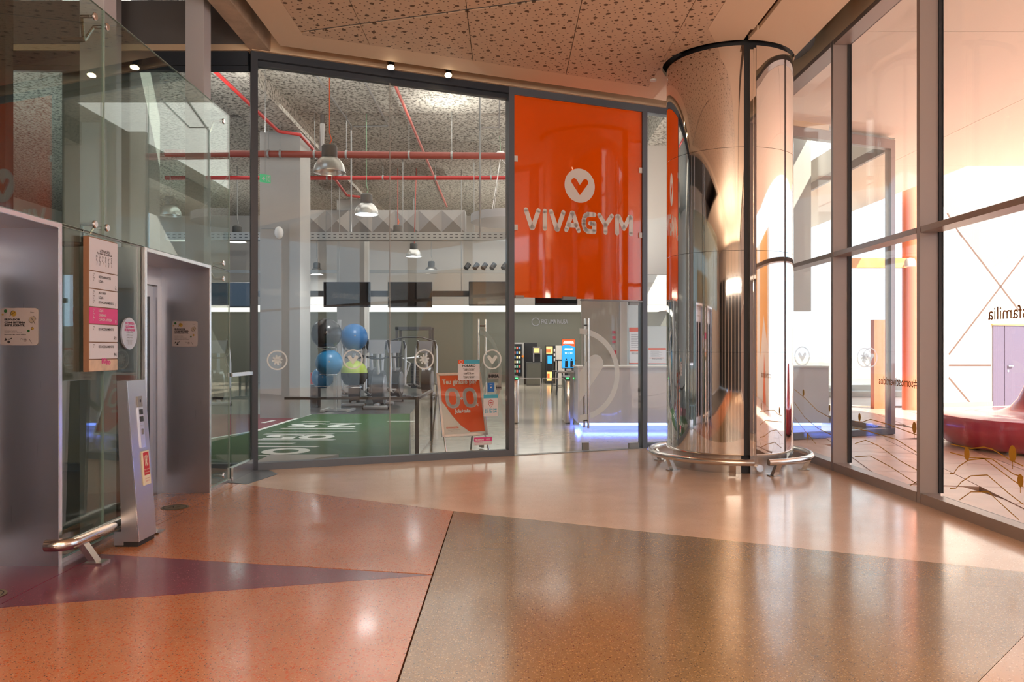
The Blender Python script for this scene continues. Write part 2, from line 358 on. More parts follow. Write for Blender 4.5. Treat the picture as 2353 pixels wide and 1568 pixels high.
M['pipe_d'] = mat('dull red sprinkler main', (.22, .035, .022), .45)
M['pipe_r'] = mat('bright red sprinkler pipe', (.42, .02, .02), .4)
M['pipe_p'] = mat('pinkish red pipe', (.45, .10, .08), .4)
M['galv'] = mat('galvanised steel', (.30, .30, .29), .45, .5)
M['galv_d'] = mat('dull galvanised duct', (.26, .245, .235), .38, .5)
M['lamp_m'] = mat('spun aluminium', (.62, .61, .59), .33, 1.0)
M['lamp_g'] = mat('gray lamp housing', (.085, .085, .08), .5)
M['cable_o'] = mat('orange cable', (.75, .12, .03), .5)
M['cable_g'] = mat('green cable', (.18, .33, .20), .5)
M['glow'] = mat('lamp glow', (1, 1, 1), .5, emit=(.95, .98, 1), estr=22)
M['warmglow'] = mat('warm spotlight glow', (1, 1, 1), .5, emit=(1, .72, .42), estr=45)
M['tv'] = mat('black television', (.006, .007, .009), .12)
M['bracket'] = mat('dark bracket', (.03, .032, .036), .5)
M['wht'] = mat('white plastic', (.75, .75, .74), .4)
M['exit'] = mat('green exit sign', (.03, .30, .14), .4, emit=(.05, .5, .22), estr=.35)
M['b_blk'] = mat('black exercise ball', (.012, .011, .012), .25)
M['b_blue'] = mat('blue exercise ball', (.012, .13, .36), .33)
M['b_blue2'] = mat('teal blue exercise ball', (.015, .16, .34), .33)
M['b_lime'] = mat('lime green rubber', (.36, .46, .08), .35)
M['mach'] = mat('silver gray machine plastic', (.30, .31, .34), .35, .3)
M['machd'] = mat('dark machine plastic', (.035, .037, .042), .4)
M['machl'] = mat('light machine metal', (.55, .56, .58), .3, .5)
M['orange_s'] = mat('orange lever', (.8, .25, .02), .4)
M['desk'] = mat('pale lilac gloss desk', (.60, .60, .64), .25)
M['taupe'] = mat('taupe wall', (.36, .32, .27), .6)
M['palew'] = mat('pale blue white wall', (.62, .68, .68), .5)
M['blueled'] = mat('blue led strip', (.3, .4, 1), .5, emit=(.25, .38, 1), estr=3.2)
M['gled'] = mat('green led', (.1, 1, .2), .5, emit=(.05, 1, .15), estr=2.5)
M['ceil_glow'] = mat('lit white cove', (1, 1, .97), .5, emit=(1, .98, .9), estr=1.0)  # emission stands in for light falling on the gym's low ceiling
M['scr_b'] = mat('screen blue', (.02, .2, .5), .3, emit=(.03, .30, .68), estr=1)
M['scr_o'] = mat('screen orange', (.5, .1, .02), .3, emit=(.62, .09, .03), estr=1)
M['scr_w'] = mat('screen white', (1, 1, 1), .3, emit=(.9, .9, .95), estr=1)
M['scr_y'] = mat('lit yellow panel', (.8, .6, .2), .3, emit=(.9, .55, .15), estr=.9)
M['soffit'] = mat('peach stucco soffit', (.92, .85, .77), .85)
M['xwall'] = mat('white exterior wall', (.80, .76, .70), .85)
M['xgray'] = mat('flat gray wall', (.30, .28, .27), .85)
M['xorange'] = mat('orange paint', (.80, .22, .10), .6)
M['xyellow'] = mat('apricot paint', (.85, .45, .16), .7)
M['xdoor'] = mat('mauve steel door', (.15, .12, .18), .5)
M['paver'] = mat('terracotta paving', (.56, .36, .28), .35, var=.10, vscale=3)
M['paver2'] = mat('pinkish terracotta paving', (.60, .39, .31), .38, var=.12, vscale=3)
M['joint'] = mat('dark joint', (.16, .10, .08), .9)
M['bench'] = mat('crimson fibreglass', (.50, .035, .075), .32, var=.08, vscale=3, coat=.3)
M['ochre'] = mat('ochre vinyl', (.62, .33, .02), .6)
M['brownv'] = mat('brown vinyl letters', (.36, .17, .05), .6)
M['stair'] = mat('pale concrete steps', (.50, .50, .48), .8)
M['mallwall'] = mat('mall wall', (.42, .38, .35), .6)
M['shopdark'] = mat('dark shop glazing', (.03, .033, .04), .15)
M['emblem'] = mat('dull brass floor disc', (.20, .17, .10), .35, .3)
# ================================================================== THE SETTING
# ---- mall floor: coloured terrazzo fields split by the lines seen in the floor
UP = Frame((0, 0, 0), (1, 0, 0), (0, 1, 0), (0, 0, 1))
def field(name, pts, m, parent, z1=0.0, z0=-.04): return MB().prism(UP, pts, z0, z1).build(name, m, parent)
def fac_xy(s, t): p = FW(s, t, 0); return (p[0], p[1])
fl = struct('floor')
MB().box(-9, -9, -.12, 4.2, 8.0, -.041).build('screed', M['joint'], fl)
A = G(585, 1117)[:2]; B = (-.49, 7.2); C = (3.46, 5.243); R = (4.0, 4.975)
LX = -2.96
EE = (-.492, 5.172); TU = (LX, 5.70); TL = (LX, 4.515)
yA = B[1]+(B[0]-LX)*.583
field('terrazzo_field', [(LX, yA), B, R, (4.0, 12.4), (3.98, 12.53), fac_xy(-3.4, 0), (-3.11, 9.55), (LX-.0, 9.0)], M['cream_t'], fl)
field('terrazzo_field', [TU, (EE[0]-.004, EE[1]+.02), (B[0]-.004, B[1]-.003), (LX, yA-.004)], M['orange_t'], fl)
field('terrazzo_field', [TL, (EE[0]-.004, EE[1]), TU], M['purple_t'], fl)
field('terrazzo_field', [(LX, -9), (-.494, -9), (EE[0]-.004, EE[1]-.004), (LX, TL[1]-.004)], M['orange_t'], fl)
field('terrazzo_field', [(-.486, -9), (.2, -9), (.2, 1.65), (2.70, 4.09), (4.0, 5.36-.55), (4.0, 4.971), (C[0], C[1]-.004), (B[0]+.004, B[1]-.006)], M['brown_t'], fl)
field('terrazzo_field', [(.204, -9), (4.0, -9), (4.0, 4.805), (2.70, 4.086), (.204, 1.646)], M['beige_t'], fl)
field('terrazzo_field', [(-3.14, -9), (LX-.006, -9), (LX-.006, TL[1]), (-3.14, TL[1]+.01)], M['orange_t'], fl)
field('terrazzo_field', [(-3.66, TL[1]-.1), (LX-.006, TL[1]), (LX-.006, TU[1]), (-3.66, TU[1]+.03)], M['purple_t'], fl)
field('terrazzo_field', [(-3.66, TU[1]+.03), (LX-.006, TU[1]), (LX-.006, 9.0), (-3.66, 9.0)], M['orange_t'], fl)
MB().prism(UP, [(-3.16, 8.72), (-2.86, 8.62), (-2.72, 9.30), (-2.92, 9.60), (-3.2, 9.60)], -.03, .004).build('drain_plate', M['slate2'], fl)
for (cx, cy) in ((-3.12, 7.36), (-3.17, 4.74)):
    e = MB().disc(UP, cx, cy, .125, .003); o = e.build('floor_disc', M['emblem'], fl)
    MB().ring(UP, cx, cy, .10, .108, .0045).text(UP, 'A>', cx, cy-.03, .09, .0045).build('emblem_print', M['ink'], o)

# ---- ceiling over the mall
ZC = 5.12
cl = struct('ceiling')
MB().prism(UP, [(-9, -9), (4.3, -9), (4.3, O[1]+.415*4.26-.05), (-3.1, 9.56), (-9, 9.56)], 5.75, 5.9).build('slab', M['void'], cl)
def ceil_y(x, t):                                   # the line at distance t from the shop front
    return O[1]+(t-(x-O[0])*N[0])/N[1]
def ycl(x, t): return O[1]+((x-O[0])*N[0]-t)/abs(N[1])
def pan(name, x0, x1, ya, tb, m, z1=ZC+.05, yb=None):
    f = [(x0, ya), (x1, ya), (x1, ycl(x1, tb) if yb is None else yb), (x0, ycl(x0, tb) if yb is None else yb)]
    return MB().prism(UP, f, ZC, z1).build(name, m, cl)
XP0, XP1, TB, TP = -2.36, 2.28, .354, .78
pan('plain_border', -2.715, XP0, -8.9, TB, M['gypsum'])
pan('plain_border', XP1, 2.80, -8.9, 0, M['gypsum'], yb=8.9)      # up to the column
seams = [XP0, -1.64, -.43, .78, 1.962, XP1]
slot_a = (-2.30, 8.96); slot_b = (.36, 8.145); sl = (slot_b[1]-slot_a[1])/(slot_b[0]-slot_a[0])
for x0, x1 in zip(seams, seams[1:]):
    g = .004
    a, b = x0+g, x1-g
    def ys(x): return slot_a[1]+(x-slot_a[0])*sl
    if a < .36:      # the linear light slot cuts these panels
        b2 = b
        MB().prism(UP, [(a, -8.9), (b2, -8.9), (b2, ys(b2)-.025), (a, ys(a)-.025)], ZC, ZC+.05).build('perforated_panel', M['perf'], cl)
        MB().prism(UP, [(a, ys(a)+.025), (b2, ys(b2)+.025), (b2, ycl(b2, TP)), (a, ycl(a, TP))], ZC, ZC+.05).build('perforated_panel', M['perf'], cl)
    elif a < .7:
        MB().prism(UP, [(a, -8.9), (b, -8.9), (b, ys(b)-.025), (a, ys(a)-.025)], ZC, ZC+.05).build('perforated_panel', M['perf'], cl)
        MB().prism(UP, [(a, ys(a)+.025), (b, ys(b)+.025), (b, ycl(b, TP)), (a, ycl(a, TP))], ZC, ZC+.05).build('perforated_panel', M['perf'], cl)
    elif a < 1.9: pan('perforated_panel', a, b, -8.9, TP, M['perf'])
    else:
        pan('perforated_panel', a, b, -8.9, TP, M['perf'], yb=8.9)
# plain strip along the shop front, cut round the column opening (centre CCX, CCY, radius RO)
CCX, CCY, RO = 2.835, 10.02, .86
CCX, CCY, RO = 2.812, 10.012, .812
MB().prism(UP, [(-2.36, ycl(-2.36, TP)), (1.962, ycl(1.962, TP)), (1.962, ycl(1.962, TB)), (-2.36, ycl(-2.36, TB))], ZC, ZC+.05).build('plain_border', M['gypsum'], cl)
MB().prism(UP, [(2.86, -8.9), (3.57, -8.9), (3.57, 8.9), (2.86, 8.9)], ZC, ZC+.05).build('ceiling_panel', M['gypsum'], cl)
MB().box(-9, -8.9, ZC, -2.719, 1.5, ZC+.05).build('ceiling_panel', M['gypsum'], cl)
QP = [(1.962, 8.9), (3.57, 8.9), (3.57, ycl(3.57, TB)), (1.962, ycl(1.962, TB))]
def hit(a):
    dx, dy = math.cos(a), math.sin(a); best = 9
    for (x0, y0), (x1, y1) in zip(QP, QP[1:]+QP[:1]):
        ex, ey = x1-x0, y1-y0; den = dx*ey-dy*ex
        if abs(den) < 1e-9: continue
        t = ((x0-CCX)*ey-(y0-CCY)*ex)/den; u = ((x0-CCX)*dy-(y0-CCY)*dx)/den
        if t > 0 and -1e-6 <= u <= 1+1e-6: best = min(best, t)
    return (CCX+best*dx, CCY+best*dy)
corner = [math.atan2(y-CCY, x-CCX) % (2*math.pi) for x, y in QP]
g0, g1 = math.radians(267.6), math.radians(271.6)
an = sorted([2*math.pi*i/72 for i in range(72)]+corner+[g0, g1])
pr_, pl_ = MB(), MB()
for a0, a1 in zip(an, an[1:]+[an[0]+2*math.pi]):
    am = (a0+a1)/2
    if g0 < am < g1 or a1-a0 < 1e-6: continue
    p0, p1 = hit(a0), hit(a1); q0, q1 = (CCX+RO*math.cos(a0), CCY+RO*math.sin(a0)), (CCX+RO*math.cos(a1), CCY+RO*math.sin(a1))
    xm, ym = (p0[0]+p1[0])/2, (p0[1]+p1[1])/2
    tgt = pr_ if (xm < 2.28 and ym < ycl(xm, TP) and math.pi*.93 < am) else pl_
    tgt.prism(UP, [q0, p0, p1, q1], ZC, ZC+.05)
pr_.build('perforated_panel', M['perf'], cl); pl_.build('column_collar', M['gypsum'], cl)
MB().box(2.70, -8.9, 5.25, 2.96, 9.4, 5.30).build('slot_cover', M['brownw'], cl)
MB().lathe((CCX, CCY, 5.30), [(.2, 0), (1.05, 0), (1.05, .03), (.2, .03)], 32).build('slot_cover', M['black'], cl)
v = MB()
v.hexa([(-2.33, ys(-2.33)-.022, ZC+.012), (.40, ys(.40)-.022, ZC+.012), (.40, ys(.40)+.022, ZC+.012), (-2.33, ys(-2.33)+.022, ZC+.012),
        (-2.33, ys(-2.33)-.022, ZC+.06), (.40, ys(.40)-.022, ZC+.06), (.40, ys(.40)+.022, ZC+.06), (-2.33, ys(-2.33)+.022, ZC+.06)])
tag(v.build('light_slot', M['slate2'], None), 'thin dark linear light slot set into the perforated ceiling', 'light slot')
v = MB()
v.prism(UP, [(-3.13, 1.6), (-2.9, 1.6), (-2.9, 9.60), (-3.13, 9.58)], 5.137, 5.75); v.build('trim_1', M['concrete_beam'], None, kind='structure')
# walls over the glazing, seen in the gap behind the ceiling edge
t1 = struct('wall_front')
MB().fbox(FAC, FS(578), 5.13, -.10, FS(1900), 5.75, .05).build('upper_wall', M['plaster'], t1)
MB().fbox(FAC, FS(578), 5.13, .05, FS(1700), 5.165, .07).build('lip', M['plaster'], t1)
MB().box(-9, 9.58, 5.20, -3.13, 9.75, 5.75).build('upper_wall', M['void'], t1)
MB().box(-9, 9.54, 5.13, -3.13, 9.75, 5.20).build('lip', M['plaster'], t1)
wr = struct('wall_right')
MB().box(3.98, -9, 5.26, 4.20, 12.4, 5.75).build('upper_wall', M['plaster'], wr)
# the mall's rooms at the left and behind the camera (they show in the steel and the glass)
wl = struct('wall_left')
MB().box(-9.1, -9, 0, -9.0, 9.6, 5.75).build('wall_panel', M['mallwall'], wl)
MB().box(-6.4, 9.6, 0, -6.3, 9.75, 5.1).build('wall_panel', M['void'], wl)
wb = struct('wall_back')
for i in range(7):
    x = -9+i*2.0
    MB().box(x, -9.2, 0, x+.45, -8.9, 5.75).build('pillar_face', M['gypillar'], wb)
    MB().box(x+.45, -9.15, 0, x+2, -9.05, 4.0).build('shop_window', M['shopdark'], wb)
    MB().box(x+.45, -9.2, 4.0, x+2, -9.0, 5.75).build('wall_panel', M['mallwall'], wb)

# ---- shop front: frames and panes
def bay(name, cols):
    return struct(name)
z_h0, z_h1 = 4.99, 5.13
w1 = struct('window_1')
sC, sM, sD = FS(584), FS(1174), FS(1480)
def mull(s, z0, z1, par, m, wd=.08): MB().fbox(FAC, s-wd/2, z0, -.10, s+wd/2, z1, .03).build('mullion', m, par)
mull(sC, 0, z_h1, w1, M['slate'], .085)
mull(sM, 0, z_h1, w1, M['slate2'], .08)
MB().fbox(FAC, sC+.042, z_h0+.05, -.10, sM-.04, z_h1, .03).fbox(FAC, sC+.042, z_h0-.02, -.10, sM-.04, z_h0+.05, -.03).build('head_rail', M['slate'], w1)
MB().fbox(FAC, sC+.042, 0, -.10, sM-.04, .085, .03).build('sill_rail', M['slate2'], w1)
sJ = FS(896)
MB().fbox(FAC, sC+.042, .085, -.012, sJ-.004, z_h0-.02, 0).build('glass_pane', M['glass'], w1)
MB().fbox(FAC, sJ+.004, .085, -.012, sM-.04, z_h0-.02, 0).build('glass_pane', M['glass'], w1)
MB().fbox(FAC, sJ-.004, .085, -.012, sJ+.004, z_h0-.02, 0).build('silicone_joint', M['galv'], w1)
w2 = struct('window_2')
mull(sD, 0, z_h1, w2, M['slate2'], .082)
MB().fbox(FAC, sM+.04, z_h0+.04, -.10, sD-.04, z_h1, .03).build('head_rail', M['slate2'], w2)
w3 = struct('window_3')
sE = FS(1700)
MB().fbox(FAC, sD+.041, z_h0+.04, -.10, sE, z_h1, .03).build('head_rail', M['slate2'], w3)
MB().fbox(FAC, sD+.041, 0, -.10, sE, .07, .03).build('sill_rail', M['slate2'], w3)
MB().fbox(FAC, sD+.041, .07, -.012, sE, z_h0+.04, 0).build('glass_pane', M['glass'], w3)
mull(sE+.04, 0, z_h1, w3, M['slate2'], .08)
# the same front goes on outside, beyond the glass wall
w9 = struct('window_9')
sO = FS(1782); sX = FS(2054)
MB().fbox(FAC, sE+.08, 4.97, -.10, sX, z_h1, .03).build('head_rail', M['mullion'], w9)
MB().fbox(FAC, sE+.08, 0, -.10, sX, .10, .03).build('sill_rail', M['slate2'], w9)
MB().fbox(FAC, sX-.10, .10, -.10, sX, 4.97, .03).build('mullion', M['mullion'], w9)
MB().fbox(FAC, sE+.08, .10, -.012, sX-.10, 4.97, 0).build('glass_pane', M['glass'], w9)
pX = FW(sX, -.05, 0)
MB().box(pX[0]-.06, pX[1]+.05, 0, pX[0], 19.9, .1).box(pX[0]-.06, pX[1]+.05, 4.97, pX[0], 19.9, 5.13).build('side_rail', M['mullion'], w9)
MB().box(pX[0]-.04, pX[1]+.05, .1, pX[0]-.028, 19.9, 4.97).build('glass_pane', M['glass'], w9)
w4 = struct('window_4')
MB().box(-6.3, 9.57, 4.96, -3.17, 9.70, 5.13).box(-6.3, 9.60, 4.90, -3.17, 9.66, 4.96).build('head_rail', M['slate'], w4)
MB().box(-6.3, 9.57, 0, -3.17, 9.70, .08).build('sill_rail', M['slate2'], w4)
MB().box(-6.3, 9.62, .08, -3.17, 9.632, 4.90).build('glass_pane', M['glass'], w4)

# ---- glass wall at the right: bays between 1.58, 3.58, 5.57, 7.58, 9.59, 11.6
YM = [-8.9, -6.5, -4.48, -2.47, -.46, 1.55, 3.56, 5.57, 7.58, 9.59, 11.60, 12.45]
for i, (y0, y1) in enumerate(zip(YM, YM[1:])):
    w_ = struct('window_%d' % (i+10) if i else 'window_5')
    MB().box(3.98, y0-.03, 0, 4.18, y0+.03, 5.26).build('mullion', M['mullion'], w_)
    MB().box(4.155, y0+.03, .10, 4.20, y0+.045, 5.2).box(4.155, y0-.045, .10, 4.20, y0-.03, 5.2).build('gasket', M['gasket'], w_)
    a, b = y0+.045, y1-.045
    MB().box(3.98, a, 5.20, 4.20, b, 5.26).build('head_rail', M['mullion'], w_)
    MB().box(3.98, a, 2.615, 4.18, b, 2.67).build('transom', M['mullion'], w_)
    MB().box(3.98, a, 0, 4.10, b, .10).box(4.10, a, 0, 4.20, b, .075).build('sill_rail', M['mullion'], w_)
    MB().box(4.182, a, .075, 4.194, b, 2.625).build('glass_pane', M['glass'], w_)
    MB().box(4.182, a, 2.66, 4.194, b, 5.20).build('glass_pane', M['glass'], w_)

# ---- gym room
gf = struct('floor_gym')
gf.name = 'floor_2'
WLOC['floor_2'] = Vector((0, 0, 0))
def clipfac(x): return O[1]+(x-O[0])*.415
TX0, TX1 = -5.05, -1.27
turf_b = [(-6.3, 9.76), (-3.0, 9.76), (-1.27, clipfac(-1.27)+.1)]
MB().prism(UP, [(-1.27, clipfac(-1.27)+.01), (6.77, clipfac(6.77)+.01), (6.77, 34), (-3.2, 34), (-2.2, 17.8)], -.05, 0).build('vinyl_floor', M['gyfloor'], gf)
MB().prism(UP, [(-16, 17.8), (-2.2, 17.8), (-3.2, 34), (-16, 34)], -.05, 0).build('rubber_floor', M['rubber'], gf)
MB().prism(UP, [(-16, 9.61), (-3.10, 9.61), (-1.27, clipfac(-1.27)+.01), (-2.2, 17.8), (-16, 17.8)], -.05, -.001).build('turf_base', M['rubber'], gf)
la = G(590, 992); lb = G(713, 954)
tf = MB(); tf.prism(UP, [(la[0]-.9, la[1]-3.0), (-3.1, 9.65), (-1.30, clipfac(-1.30)+.06), (-2.2, 17.75), (lb[0], lb[1]), (la[0], la[1])], 0, .012)
turf = tf.build('turf_lane', M['turf'], gf)
MB().prism(UP, [(la[0]-3, la[1]-3.0), (la[0]-.95, la[1]-3.0), (la[0]-.04, la[1]), (lb[0]-.05, lb[1]), (lb[0]-3, lb[1])], 0, .012).build('track_lane', M['track'], gf)
ln = MB()
def hline(x0, x1, y): a, b = G(x0, y), G(x1, y); ln.flat(UP, [(a[0], a[1]-.03), (b[0], b[1]-.03), (b[0]+.05, b[1]+.05), (a[0]+.05, a[1]+.05)], .015)
for q in ((586, 700, 1050), (586, 726, 1029.7), (586, 672, 1021.6), (586, 764, 1013.5), (604, 762, 1000), (625, 818, 993.8), (643, 811, 987), (675, 823, 976.8), (690, 753, 971), (888, 950, 970)): hline(*q)
ln.stroke(UP, [(la[0]-.6, la[1]-2.0), (la[0], la[1]), (lb[0], lb[1])], .09, .015, False)
ln.stroke(UP, [G(604, 974)[:2], G(630, 968)[:2]], .1, .015, False)
a0 = G(657, 1039.5)
def oval(cx, cy, rx, ry, th): 
    n = 40; vv = []
    for i in range(n+1):
        a = 2*math.pi*i/n; vv += [(cx+rx*math.cos(a), cy+ry*math.sin(a), .015), (cx+(rx-th)*math.cos(a), cy+(ry-th)*math.sin(a), .015)]
    ln.add(vv, [(2*i, 2*i+1, 2*i+3, 2*i+2) for i in range(n)])
oval(a0[0], a0[1], .34, .36, .16)
a1 = G(728, 1006.5); oval(a1[0], a1[1], .29, .32, .14)
RUP = Frame((0, 0, 0), (-1, 0, 0), (0, -1, 0), (0, 0, 1))
b1 = G(648, 1006.5); ln.text(RUP, '5', -b1[0], -b1[1]-.33, .92, .015, bold=.03, fit=.62)
b2 = G(700, 980); ln.text(RUP, '5', -b2[0], -b2[1]-.40, 1.05, .015, bold=.03, fit=.62)
b2 = G(785, 980); ln.text(RUP, '2', -b2[0], -b2[1]-.40, 1.05, .015, bold=.03, fit=.62)
ln.build('lane_marking', M['line'], turf)
gw = struct('wall_gym'); gw.name = 'wall_2'; WLOC['wall_2'] = Vector((0, 0, 0))
MB().box(-16, 34, 0, 7, 34.2, 3.1).build('dark_wall', M['gydark'], gw)
MB().box(-16, 29, 3.1, 7, 29.2, 6.5).build('bulkhead', M['gywhite'], gw)
MB().box(-16, 29.2, 3.1, 7, 34.2, 3.2).build('low_ceiling', M['gywhite'], gw)
MB().box(-16, 29.3, 3.06, 6.5, 33.9, 3.09).build('lit_underside', M['ceil_glow'], gw)  # glowing sheet imitates the lit underside of the low ceiling
MB().box(-16.2, 9.75, 0, -16, 34, 6.5).build('side_wall', M['gywhite'], gw)
tw = MB().text(facing(33.98), 'FAZ UMA PAUSA', *P(1274, 744, 33.98)[::2], .26, .0, bold=.02, fit=1.15); tw.build('wall_lettering', M['gray_ink'], gw)
MB().ring(facing(33.98), *P(1231, 740, 33.98)[::2], .15, .18, .0).build('wall_lettering', M['gray_ink'], gw)
gc = struct('ceiling_gym'); gc.name = 'ceiling_2'; WLOC['ceiling_2'] = Vector((0, 0, 0))
MB().prism(UP, [(-16, 9.76), (-3.1, 9.76), fac_xy(sX, -.12), (pX[0], 29), (-16, 29)], 6.4, 6.6).build('insulated_slab', M['speck'], gc)
MB().box(-5.30, 9.76, 6.10, -4.36, 29, 6.4).build('ceiling_beam', M['speck'], gc)
MB().box(3.0, 13.0, 5.9, 3.5, 29, 6.4).build('ceiling_beam', M['speck'], gc)
# upper front wall of the gym, over the glazing, facing inwards
MB().fbox(FAC, sC, 5.13, -.30, sX, 6.4, -.11).build('upper_wall', M['gywhite'], gw)
# wall behind the reception
MB().box(1.62, 17, 0, 2.45, 17.15, 6.4).build('taupe_wall', M['taupe'], gw)
MB().box(2.45, 16.98, 0, 2.60, 17.15, 6.4).build('pale_wall', M['gywhite'], gw)
MB().box(2.60, 17, 0, 3.02, 17.15, 6.4).build('pale_wall', M['palew'], gw)
MB().box(3.02, 17, 3.1, 3.75, 17.15, 6.4).build('pale_wall', M['gywhite'], gw)
MB().box(3.75, 17, 2.3, 6.6, 17.15, 6.4).build('pale_wall', M['gywhite'], gw)
MB().box(3.75, 17, .0, 6.6, 17.15, .9).build('pale_wall', M['gypillar'], gw)
MB().box(3.02, 17, 0, 3.75, 17.15, 1.97).build('pale_wall', M['palew'], gw)
# pillars
def pillar(name, x0, y0, x1, y1, z1, m, lab):
    tag(MB().box(x0, y0, 0, x1, y1, z1, .012).build(name, m, None), lab, 'pillar', kind='structure')
pillar('trim_2', -5.24, 16.6, -4.38, 17.46, 6.1, M['gypillar'], 'square gray concrete pillar standing on the red lane')
pillar('trim_3', -5.26, 24.2, -4.40, 25.06, 6.1, M['gypillar'], 'far gray pillar behind the exercise balls')
pillar('trim_4', -5.60, 9.85, -4.74, 10.71, 6.4, M['gypillar'], 'pale pillar just inside the window behind the lift glass')
pillar('trim_5', 5.0, 17.0, 5.55, 17.5, 6.4, M['gywhite'], 'pale pillar in the glazed corner seen from outside')
pillar('trim_6', 6.0, 18.6, 6.5, 19.1, 6.4, M['gywhite'], 'second pale pillar in the glazed corner')

# ---- outside
xf = struct('floor_outside'); xf.name = 'floor_3'; WLOC['floor_3'] = Vector((0, 0, 0))
MB().box(4.2, -8, -.10, 40, 9.9, -.05).prism(UP, [(4.2, 9.9), (40, 9.9), (40, 40), (6.78, 40), (6.78, 13.75), (4.2, 12.66)], -.10, -.05).build('joint_bed', M['joint'], xf)
random.seed(4); tiles = {}
ang = math.radians(-14); ca, sa = math.cos(ang), math.sin(ang)
def wall_line_y(x): return 20+(x-11.8)*.62 if x > 11.2 else 19.6
cnt = 0
T = .92
mesh_by_mat = {}
for m_ in ('paver', 'paver2'):
    mb = MB(); bmx = bmesh.new(); bmesh.ops.create_cube(bmx, size=1)
    for q in bmx.verts: q.co = Vector((q.co.x*(T-.012), q.co.y*(T-.012), q.co.z*.05))
    me = bpy.data.meshes.new('paving_slab'); bmx.to_mesh(me); bmx.free(); me.materials.append(M[m_]); mesh_by_mat[m_] = me
def front_y(x): return O[1]+(x-O[0])*.415
for i in range(-6, 30):
    for j in range(-12, 34):
        u, v_ = (i+.5)*T, (j+.5)*T; x = 4+u*ca-v_*sa; y = 4+u*sa+v_*ca
        if x < 4.72 or x > 14.5 or y < 3.2 or y > 20.6: continue
        if y > front_y(x)-.52 and x < 7.4: continue
        if y > wall_line_y(x)+.3: continue
        if cnt >= 290: continue
        cnt += 1
        o = bpy.data.objects.new('paving_slab', mesh_by_mat[random.choice(('paver', 'paver2'))]); COL.objects.link(o)
        o.location = (x, y, -.025+random.uniform(-.001, .001)); o.rotation_euler = (0, 0, ang); o.parent = xf
# margins and everything further out, one paved bed each
MB().box(4.2, -8, -.05, 4.95, 12.2, -.008).box(14.3, -8, -.05, 40, 40, -.008).box(4.2, -8, -.05, 14.3, 3.4, -.008).build('paved_margin', M['paver'], xf)
MB().prism(UP, [(4.2, 12.2), (4.9, 12.2), (7.6, 13.5), (7.6, 20), (14.3, 21), (14.3, 40), (6.78, 40), (6.78, 13.74), (4.2, 12.66)], -.05, -.008).build('paved_margin', M['paver'], xf)
xc = struct('ceiling_outside'); xc.name = 'ceiling_3'; WLOC['ceiling_3'] = Vector((0, 0, 0))
SO = 5.22; YR = 16.0
for (x0, x1) in ((4.2, 7.7), (7.71, 11.2)):
    for (y0, y1) in ((-6, 2.0), (2.01, 9.2), (9.21, YR)):
        if y1 == YR and x0 < 5: 
            MB().prism(UP, [(4.2, y0), (x1, y0), (x1, y1), (6.9, y1), (6.9, 13.9), (4.2, 12.75)], SO, SO+.5).build('soffit_panel', M['soffit'], xc)
        else: MB().box(x0, y0, SO, x1, y1, SO+.5).build('soffit_panel', M['soffit'], xc)
MB().box(6.85, YR+.01, SO, 9.4, 25.5, SO+.5).build('soffit_panel', M['soffit'], xc)
MB().box(7.3, 22.5, 0, 7.9, 23.1, SO).build('portico_pillar', M['gywhite'], xc)
xw = struct('wall_outside'); xw.name = 'wall_3'; WLOC['wall_3'] = Vector((0, 0, 0))
# far wall runs from (9.9, 18.9) away to the right
w0 = Vector((10.2, 19.55, 0)); wd_ = Vector((1, .30, 0)).normalized(); WN = Vector((wd_.y, -wd_.x, 0)); XW = Frame(w0, wd_, (0, 0, 1), WN)
MB().fbox(XW, 0, .12, -.3, 14, 7.0, 0).build('rendered_wall', M['xwall'], xw)
MB().fbox(XW, 0, 0, -.3, 14, .12, .02).build('skirting', M['xgray'], xw)
def XWp(px, py):   # pixel -> (u, z) on the far wall
    r = (px-CX)/F_PX; # (w0.x+u dx) = r (w0.y+u dy)
    u = (r*w0.y-w0.x)/(wd_.x-r*wd_.y); Y = w0.y+u*wd_.y; return (u, EYE+(CY-py)/F_PX*Y)
gr = MB()
def seam(a, b): gr.stroke(XW, [XWp(*a), XWp(*b)], .05, .004, False)
seam((2203, 533), (2340, 712)); seam((2180, 815), (2353, 588)); seam((2180, 840), (2278, 840)); seam((2180, 868), (2229, 926)); seam((2176, 490), (2210, 545))
gr.build('wall_joint', M['joint'], xw)
MB().flat(XW, [XWp(2150, 450), XWp(2273, 622), XWp(2353, 565), XWp(2460, 490), XWp(2460, 380), XWp(2150, 380)], .003).build('gray_area', M['xgray'], xw)  # gray polygon laid flat on the upper far wall
d3 = struct('door_2')
u0, zt = XWp(2280, 748); u1, _ = XWp(2306, 748); 
MB().fbox(XW, u0, .0, .0, u1-.01, zt, .03).build('door_leaf', M['xdoor'], d3)
lf = MB().fbox(XW, u1+.01, .0, .0, u1+1.05, zt, .03).build('door_leaf', M['xdoor'], d3)
MB().fbox(XW, u1+.10, 1.02, .03, u1+.26, 1.05, .07).build('handle', M['rim'], lf)
MB().disc(XW, u1+.12, .90, .03, .035).build('lock', M['rim'], lf)
MB().fbox(XW, u0-.03, zt, 0, u1+1.1, zt+.04, .05).build('door_lintel', M['xyellow'], d3)
